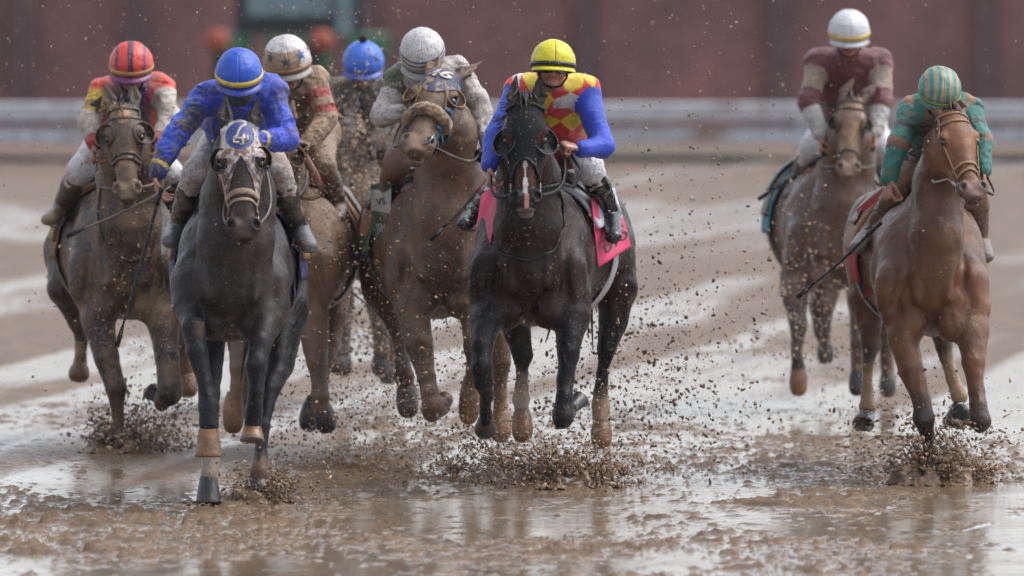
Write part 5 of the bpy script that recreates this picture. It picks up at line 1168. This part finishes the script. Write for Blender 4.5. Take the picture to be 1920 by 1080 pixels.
# Y
def silkY(tg, T, U, W, V, c):
    x = (V[:, 0]-c['neck'][0]+.06*fbm(V*5, 2, 3))/.088; z = (V[:, 2]-c['neck'][2]+.06*fbm(V*5, 2, 6))/.125; y = V[:, 1]/.1
    fa_, fb_ = np.floor(x+z), np.floor(x-z); ck = ((fa_+fb_) % 2 == 0) | (np.mod(fa_*7+fb_*3, 5) <= 1); col = np.where(ck[:, None], C(226, 24, 28), C(236, 206, 36)); wt = (~ck) & (np.mod(fa_+2*fb_, 5) == 2); col[wt] = C(225, 222, 222)
    col = np.where(((tg != 'torso') & (V[:, 1] > c['neck'][1]+.12))[:, None], C(222, 26, 28), col)
    arm = (np.char.startswith(tg, 'ua') & (T > -.06+.35*(V[:, 0] < c['neck'][0])*0)) | np.char.startswith(tg, 'fa'); col[arm] = C(8, 66, 210); return col
J['Y'] = jockey(horses['Y'], dict(label="jockey in red and yellow diamond silks with blue sleeves, yellow helmet and dark goggles", head=(1037, 117, .0), rx=42, rot=(-6, 4, -3), sh=[(975, 170, .25), (1096, 168, .22)], el=[(928, 262, .1), (1130, 274, .1)], wr=[(918, 310, 0), (1092, 280, -.02)],
    hand=[None, ((-1, -.25, .28), (-.1, .35, -1), -1, 1.25)], hip=[(1030, 268, .95), (1090, 262, .95)], knee=[(948, 338, .5), (1104, 312, .5)], ank=[(892, 396, .8), (1146, 400, .85)], toe=[(872, 420, .55), (1150, 444, .60)], saddle=[(960, 340, .9), (1100, 340, .9)],
    silks=silkY, silkmat=SILK("silks_diamond", .0, .03), brmat=BR("breeches_f", .02), brcol=C(228, 228, 236), bootcol=C(20, 20, 22), footcol=C(40, 40, 46), bootmat=material("boot_polished", None, .2, .1, 9, .2, .2, 90), helmat=HELM("helmet_yellow", -.2, .03), helcol=lambda t, p: np.where((np.abs(np.mod(t+math.pi/6, math.pi/3)-math.pi/6) < .02)[:, None], C(190, 175, 20), C(240, 226, 24)),
    band=(-.030, -.004, material("helmet_strap_black", C(20, 20, 22), .4, .02, 8, .05, .2)), peak=dark_peak(C(226, 212, 26), "peak_yellow"), skin=C(186, 128, 108), wr_=.7))
# R
def silkR(tg, T, U, W, V, c):
    col = np.tile(C(108, 26, 44), (len(V), 1)); ua = np.char.startswith(tg, 'ua'); fa = np.char.startswith(tg, 'fa'); col[ua & (T > .2) & (T < .72)] = C(165, 140, 122); col[fa & (T > .22)] = C(200, 196, 192); return col
J['R'] = jockey(horses['R'], dict(label="jockey sitting taller at the back right in maroon and white silks with a white helmet", head=(1592, 58, .0), rx=38.5, rot=(15, 0, 0), sh=[(1534, 118, .22), (1648, 118, .22)], el=[(1515, 192, .1), (1655, 192, .1)], wr=[(1540, 252, 0), (1640, 248, 0)],
    hand=[None, None], hip=[(1558, 228, .85), (1625, 228, .85)], knee=[(1522, 278, .5), (1660, 285, .5)], ank=[(1492, 350, .85), (1670, 365, .85)], toe=[(1482, 368, .62), (1676, 382, .62)], saddle=[(1550, 320, .9), (1620, 320, .9)],
    silks=silkR, silkmat=SILK("silks_maroon", .2, .3), brmat=BR("breeches_g", .2), bootcol=C(44, 38, 40), bootmat=BOOTM, helmat=HELM("helmet_plain_white", -.2, .05), helcol=lambda t, p: np.tile(C(225, 224, 228), (len(t), 1)), band=(-.024, .004, material("pale_gold_band", C(215, 185, 90), .5, .1, 14, .1, .2)), peak=dark_peak(C(190, 190, 196), "peak_light")))
# T
TEAL = C(12, 116, 104)
def silkT(tg, T, U, W, V, c):
    x = (V[:, 0]-c['neck'][0]); ck = (np.mod(x/.11+.25, 1) < .5); col = np.where(ck[:, None], TEAL, C(150, 108, 76)); arm = np.char.startswith(tg, 'ua') | np.char.startswith(tg, 'fa')
    ul = np.char.startswith(tg, 'ua'); col[arm] = TEAL; col[ul & (T > .50) & (T < .66)] = C(30, 34, 34); col[np.char.startswith(tg, 'fa') & (T < .14)] = C(140, 100, 70)
    return col
def helT(t, p):
    a = np.sin(p)*np.sin(t); c = np.where((np.mod(a/.36+.25, 1) < .5)[:, None], C(186, 150, 122), C(30, 146, 136)); return c
J['T'] = jockey(horses['T'], dict(label="jockey bent low in teal and tan silks with a teal striped helmet at far right", head=(1762, 166, .0), rx=40, rot=(30, 6, -4), sh=[(1710, 208, .22), (1814, 206, .22)], el=[(1684, 270, .08), (1840, 264, .1)], wr=[(1668, 334, .05), (1844, 318, .0)],
    hand=[((-.1, -.2, -1), (.6, .3, 0), 1, 1.0), None], hip=[(1738, 272, .95), (1800, 268, .95)], knee=[(1706, 322, .5), (1826, 345, .5)], ank=[(1636, 430, .85), (1838, 452, .85)], toe=[(1608, 464, .62), (1848, 482, .60)], saddle=[(1720, 360, .9), (1800, 360, .9)],
    silks=silkT, silkmat=SILK("silks_teal", .22, .2, 12), brmat=BR("breeches_h", .45), brcol=C(150, 116, 92), bootcol=C(110, 82, 62), footcol=C(120, 108, 96), bootmat=BOOTM, helmat=HELM("helmet_teal", .12, .2), helcol=helT, peak=dark_peak(C(60, 120, 100), "peak_teal"),
    band=(-.038, -.020, material("lime_band", C(120, 160, 60), .5, .3, 14, .3, .2))))
# whips
P = horses['G']['P']; whip(P, (303, 352, -.12), (230, 612, -.30), "long black whip hanging from the hand of the royal blue jockey", (.012, .0095, .006), grip=.12)
P = horses['O']['P']; whip(P, (358, 332, -.30), (158, 428, -.42), "thin pale whip held across the chest of the mud caked horse at far left", (.011, .008, .006), (BLACKL, material("whip_pale", C(120, 112, 104), .4, .3, 10, .3, .2)), .18)
P = horses['M']['P']; whip(P, (935, 318, -.10), (832, 425, -.30), "whip with a red handle held beside the sheepskin noseband horse", (.011, .010, .008), (material("whip_red", C(140, 24, 24), .4, .2, 10, .2, .2), BLACKL), .40)
P = horses['R']['P']; whip(P, (1545, 290, -.05), (1450, 355, -.1), "dark whip sloping down beside the back right horse", (.012, .010, .008), grip=.3)
P = horses['T']['P']; whip(P, (1652, 418, .25), (1522, 534, .05), "short dark whip trailing below the boot of the teal jockey", (.010, .009, .007), grip=.2)
# writing
def decal(prims, c, n, size, off, up=(0, 0, 1), rot=0.0):
    n = nrm(n); x = nrm(np.cross(up, n)); x = -x if False else x; y = np.cross(n, x); x, y = x*math.cos(rot)+y*math.sin(rot), y*math.cos(rot)-x*math.sin(rot)
    return lambda a, b: c+n*off+x*(a*size)[:, None]+y*(b*size)[:, None]
BLKP = material("print_black", C(14, 14, 16), .5, .1, 8, .1, .1); BLUP = material("print_blue", C(40, 110, 190), .5, .1, 8, .1, .1)
TC = lambda p: nrm(CAM-np.asarray(p))
def camdecal(u, v, Yoff, h, txt, size, mat, par, rot=0.0, name="number", yaw=0.0, toff=0.0):
    p = h['P'](u, v, Yoff); n = np.array([math.sin(yaw), -math.cos(yaw), 0.06]); return lettering(name, txt, decal(None, p, n, size, toff, rot=rot), mat, par)
j = J['O']; p = (j['sh'][0]*.55+j['el'][0]*.45); camdecal(*proj(p-np.array([0, .083, 0])), 0, horses['O'], "4", .13, BLKP, j['root'], -.28, "number")
j = J['M']; p = j['sh'][0]*.82+j['el'][0]*.18-np.array([0, .086, 0]); mkd = material("print_tan", C(190, 170, 130), .5, .2, 20, .1, .1)
for k_, tx in enumerate(("INS", "46")):
    mkobj("print", *(lambda VF: (decal(None, p+np.array([0, 0, -.045*k_+.01]), [0, -1, .1], .045, 0, rot=.1)(VF[0][:, 0], VF[0][:, 1]), VF[1]))(text_flat(tx)), mkd, j['root'], smooth=False)
def hpt(j, rx, t, p, o=.003):
    C_, X, Y_, Z = j['fr']; k = rx/.122; return C_+k*((.122+o)*math.sin(p)*math.sin(t)*X+(.142+o)*math.sin(p)*math.cos(t)*Y_+(.128+o)*math.cos(p)*Z)
rx_ = horses['S']['m'](45); STG = material("star_dark", C(62, 74, 68), .5, .3, 14, .2, .2); STB = material("star_blue", C(24, 84, 170), .5, .0, 14, .1, .2)
for t0, p0, mt in ((-.88, 1.14, STG), (-.12, 1.28, STG), (.66, 1.16, STB), (1.5, 1.2, STG), (2.3, 1.2, STG), (-1.7, 1.2, STG), (-2.5, 1.2, STG)):
    V_ = [hpt(J['S'], rx_, t0, p0, .006)]+[hpt(J['S'], rx_, t0+(.24 if q % 2 == 0 else .095)*math.sin(q*math.pi/5), p0-(.24 if q % 2 == 0 else .095)*math.cos(q*math.pi/5), .005) for q in range(10)]
    mkobj("star", V_, [[0, 1+q, 1+(q+1) % 10] for q in range(10)], mt, J['S']['root'], smooth=False)
j = J['T']; p = horses['T']['P'](1712, 292, .45)
mkobj("print", *(lambda VF: (decal(None, p, [-.2, -1, .1], .085, 0, rot=1.25)(VF[0][:, 0], VF[0][:, 1]), VF[1]))(text_flat("TN")), BLKP, j['root'], smooth=False)
# ------------------------------------------------------------------ cloth corners blown out from behind the saddles
def flap(h, c, name, colf=None, texts=(), waves=.012, n=(24, 24), mat=None):
    """c: four photo corners with depth (top-left, top-right, bottom-right, bottom-left)"""
    A, B, D, E = [h['P'](*q) for q in c]; G = np.zeros((n[0], n[1], 3))
    def pos(a, b):
        a = np.asarray(a, float)[..., None]; b = np.asarray(b, float)[..., None]
        p = (A*(1-a)+B*a)*(1-b)+(E*(1-a)+D*a)*b
        return p+np.array([0, -1., .1])*(waves*np.sin(a*7+b*3)+waves*.6*np.sin(b*9-a*4))
    b, a = np.meshgrid(np.linspace(0, 1, n[0]), np.linspace(0, 1, n[1]), indexing='ij'); G = pos(a, b)
    v, f = sheet(G, .004, np.tile(np.array([0, -1., 0]), (n[0], n[1], 1)))
    col = colf(a.ravel(), b.ravel()); o = mkobj(name, v, f, mat or CL, h['root'], np.concatenate([col, col]))
    for txt, ca, cb, wa, wb, mt, rot in texts:
        def fn(x, y):
            xr, yr = x*math.cos(rot)-y*math.sin(rot), x*math.sin(rot)+y*math.cos(rot)
            return pos(ca+xr*wa, cb-yr*wb)+np.array([0, -.006, 0])
        lettering("print", txt, fn, mt, h['root'])
    return o
WHP = material("print_white", C(200, 200, 195), .5, .3, 12, .2, .1)
PINK = C(250, 60, 122)
def fy(a, b): c = np.tile(PINK, (len(a), 1)); m = (b < .52) & (a > .25); c[m] = C(205, 208, 225); return c
flap(horses['Y'], [(1108, 372, .60), (1152, 352, .98), (1184, 462, .95), (1122, 502, .58)], "saddle_cloth", fy, [("bree", .60, .30, .46, .2, BLUP, -1.3), ("DTO", .62, .80, .36, .17, BLKP, .12)])
flap(horses['Y'], [(902, 366, .42), (944, 332, .22), (914, 486, .12), (890, 448, .40)], "saddle_cloth", lambda a, b: np.tile(PINK, (len(a), 1)))
def fm(a, b): c = np.tile(C(30, 84, 58), (len(a), 1)); c[(b > .1) & (b < .5)] = C(190, 188, 180); return c
flap(horses['M'], [(694, 346, .80), (734, 342, .55), (732, 462, .50), (698, 440, .80)], "saddle_cloth", fm, [("VS", .5, .32, .42, .16, BLKP, .2), ("JSN", .5, .78, .36, .20, WHP, .3)])
flap(horses['M'], [(880, 268, .9), (925, 300, 1.0), (930, 330, 1.0), (886, 330, .9)], "saddle_cloth", lambda a, b: np.tile(C(28, 104, 70), (len(a), 1)))
def frr(a, b): c = np.tile(C(34, 156, 172), (len(a), 1)); c[(b < .45) & (a > .1)] = C(176, 186, 196); return c
flap(horses['R'], [(1478, 345, 1.0), (1508, 330, .8), (1500, 432, .8), (1450, 402, 1.0)], "saddle_cloth", frr)
flap(horses['R'], [(1496, 330, .55), (1552, 284, .5), (1558, 296, .5), (1504, 348, .55)], "saddle_strap", lambda a, b: np.tile(C(190, 78, 40), (len(a), 1)))
flap(horses['T'], [(1606, 392, .95), (1668, 340, .75), (1650, 475, .75), (1606, 500, .95)], "saddle_cloth", lambda a, b: np.tile(C(170, 26, 36), (len(a), 1)), [("8", .35, .3, .5, .3, WHP, .4)])
flap(horses['T'], [(1622, 480, .8), (1650, 470, .75), (1645, 535, .75), (1618, 565, .8)], "saddle_cloth", lambda a, b: np.tile(C(150, 24, 34), (len(a), 1)))
flap(horses['G'], [(545, 395, .8), (572, 440, 1.1), (568, 520, 1.1), (552, 560, .8)], "saddle_cloth", lambda a, b: np.where(((b > .5) & (b < .7))[:, None], C(150, 165, 215), C(20, 34, 110)))
# ------------------------------------------------------------------ flying mud around the hooves
def splash(name, label, seed, rows, jet=()): return cloud(name, rows, seed, label, jet)
def jb(k, u, v, dy): p = horses[k]['P'](u, v, dy); p[2] = .01; return p
Yof = lambda k, dy: horses[k]['Y0']+dy
splash("mud_splash", "mud splash thrown up round the planted hoof of the horse at far left", 3, [
    (265, 845, Yof('O', .1), 55, 55, .15, 1950, .0012, .007, .40), (225, 850, Yof('O', .05), 30, 38, .1, 630, .004, .016, .5), (320, 850, Yof('O', .3), 45, 65, .2, 1050, .0015, .010, .35), (250, 800, Yof('O', .2), 90, 130, .4, 675, .0012, .008, .4)],
    [(jb('O', 222, 845, .02), 105, 26, 3.07, .013), (jb('O', 280, 845, .1), 67, 24, 2.94, .011)])
splash("mud_splash", "small mud splash round the hind hoof of the grey leader", 4, [
    (500, 932, Yof('G', .75), 26, 16, .06, 525, .002, .010, .75), (510, 930, Yof('G', .8), 60, 45, .2, 1050, .0014, .009, .5), (560, 900, Yof('G', 1.6), 90, 90, .5, 500, .0014, .009, .4)],
    [(jb('G', 490, 932, .76), 75, 22, 1.92, .014), (jb('G', 392, 945, .55), 15, 8, 1.15, .006)])
splash("mud_splash", "wide fan of mud kicked up beneath the black hooded horse", 5, [
    (1050, 925, Yof('Y', .8), 85, 50, .2, 3300, .0012, .008, .42), (900, 900, Yof('Y', 1.6), 130, 75, .5, 3000, .0013, .009, .38), (1000, 870, Yof('Y', 1.3), 160, 130, .6, 2400, .0012, .009, .4), (1090, 925, Yof('Y', .6), 60, 38, .1, 450, .003, .016, .6)],
    [(jb('Y', 1040, 925, .7), 120, 28, 2.94, .015), (jb('Y', 1110, 925, .7), 75, 26, 2.56, .014), (jb('Y', 940, 900, 1.4), 90, 26, 3.07, .011), (jb('Y', 850, 900, 1.8), 75, 24, 2.82, .009)])
splash("mud_splash", "brown mud splash bursting round the front hoof of the chestnut at far right", 6, [
    (1750, 912, Yof('T', .0), 45, 55, .12, 1200, .0013, .009, .45), (1800, 905, Yof('T', .3), 48, 52, .2, 1200, .0013, .008, .42), (1740, 900, Yof('T', .4), 85, 80, .3, 1950, .0013, .010, .36), (1650, 880, Yof('T', .8), 60, 90, .3, 630, .0012, .008, .3)],
    [(jb('T', 1745, 912, 0), 135, 30, 3.33, .016), (jb('T', 1810, 912, .1), 90, 26, 3.07, .015)])
splash("mud_spray", "fine mud spray hanging in the air among the horses in the middle of the field", 7, [
    (680, 830, Yof('S', .8), 110, 150, .6, 4200, .0012, .009, .38), (660, 600, Yof('P', -.8), 70, 210, .5, 4180, .0014, .011, .55), (690, 350, Yof('P', -.6), 50, 110, .4, 1980, .0014, .011, .5), (600, 460, Yof('S', -.8), 60, 180, .3, 1760, .0010, .006, .25),
    (780, 740, Yof('M', -.2), 130, 160, .6, 1980, .0012, .008, .4), (300, 640, Yof('O', -.6), 90, 170, .3, 1320, .0010, .005, .2)])
splash("mud_spray", "scattered mud drops flying behind the horse with the black hood", 8, [
    (1240, 840, Yof('Y', 2.2), 110, 240, .8, 3300, .0014, .010, .55), (1150, 760, Yof('Y', 2.3), 90, 150, .5, 1100, .0016, .013, .8), (1400, 780, Yof('R', -1), 160, 330, 1.5, 1980, .0012, .009, .4), (1510, 640, Yof('R', -.5), 45, 120, .3, 1540, .0012, .008, .2), (1640, 760, Yof('R', 0), 60, 150, .5, 1100, .0012, .008, .4)])
splash("mud_spray", "tiny mud drops speckling the air over the whole field", 9, [
    (1000, 500, Yof('G', -1), 600, 520, .8, 1980, .0010, .0045, .3), (500, 330, Yof('S', 0), 300, 300, 1.5, 1540, .0012, .006, .25), (1000, 300, Yof('M', 1), 500, 250, 1.5, 1540, .0012, .006, .4), (150, 500, Yof('O', 1), 120, 350, 1, 660, .0012, .006, .3)])

# torn rims of wet mud pushed up by the planted hooves
def crown(base, r0, h, seed, squash=.8):
    n, m = 16, 110; G = np.zeros((n, m, 3)); a = np.linspace(0, 2*np.pi, m, endpoint=False)
    ca = np.stack([np.cos(a)*2.2, np.sin(a)*2.2, 0*a+seed], -1); tall = np.clip(.45+.9*fbm(ca, 4, seed), .05, 1.2)+.35*np.clip(fbm(ca*5, 2, seed+3), 0, 1)
    for i, t in enumerate(np.linspace(0, 1, n)):
        up = h*tall*math.sin(math.pi*min(t, .72)/1.44)**1.1*(1 if t < .72 else 1-(t-.72)/.28*1.02); rr = r0*(1.75-1.0*t+.35*fbm(ca*1.5+t*2, 3, seed+1)*(1-t*.5))
        if t < .72: rr = r0*(2.5-1.6*t**.7)+.04*tall*math.sin(math.pi*t)
        G[i] = np.stack([base[0]+rr*np.cos(a), base[1]+rr*squash*np.sin(a), np.maximum(up, -.01)+0*a], -1)
    G = G+.013*np.stack([fbm(G*38, 3, 5), fbm(G*38, 3, 6), fbm(G*38, 3, 7)], -1); v, f = sheet(G, closed=True)
    c = np.clip(.5+fbm(np.asarray(v)*30, 3, 9), 0, 1)[:, None]; tag(mkobj("mud_rim", v, f, SPM, None, C(108, 82, 60)*c+C(158, 126, 96)*(1-c)), "torn rim of wet mud pushed up by a planted hoof", "mud", kind='stuff')
crown(jb('O', 219, 846, .0), .085, .06, 3); crown(jb('G', 487, 932, .76), .07, .05, 5); crown(jb('T', 1743, 908, .0), .10, .075, 7); crown(jb('T', 1800, 905, .2), .09, .055, 8); crown(jb('Y', 1060, 922, .7), .13, .07, 11); crown(jb('Y', 960, 905, 1.3), .12, .05, 12); crown(jb('G', 391, 944, .55), .06, .012, 14)
# ------------------------------------------------------------------ damp air
v, f = boxm((-1000, -150, -1), (1000, 1700, 3.7)); hz = bpy.data.materials.new("damp_air"); hz.use_nodes = True; nt = hz.node_tree; nt.nodes.clear()
pv = nt.nodes.new("ShaderNodeVolumePrincipled"); pv.inputs['Color'].default_value = (.9, .9, .93, 1); pv.inputs['Density'].default_value = .00012; pv.inputs['Anisotropy'].default_value = .2
mo = nt.nodes.new("ShaderNodeOutputMaterial"); nt.links.new(pv.outputs[0], mo.inputs['Volume']); tag(mkobj("haze", v, f, hz, smooth=False), kind='stuff')
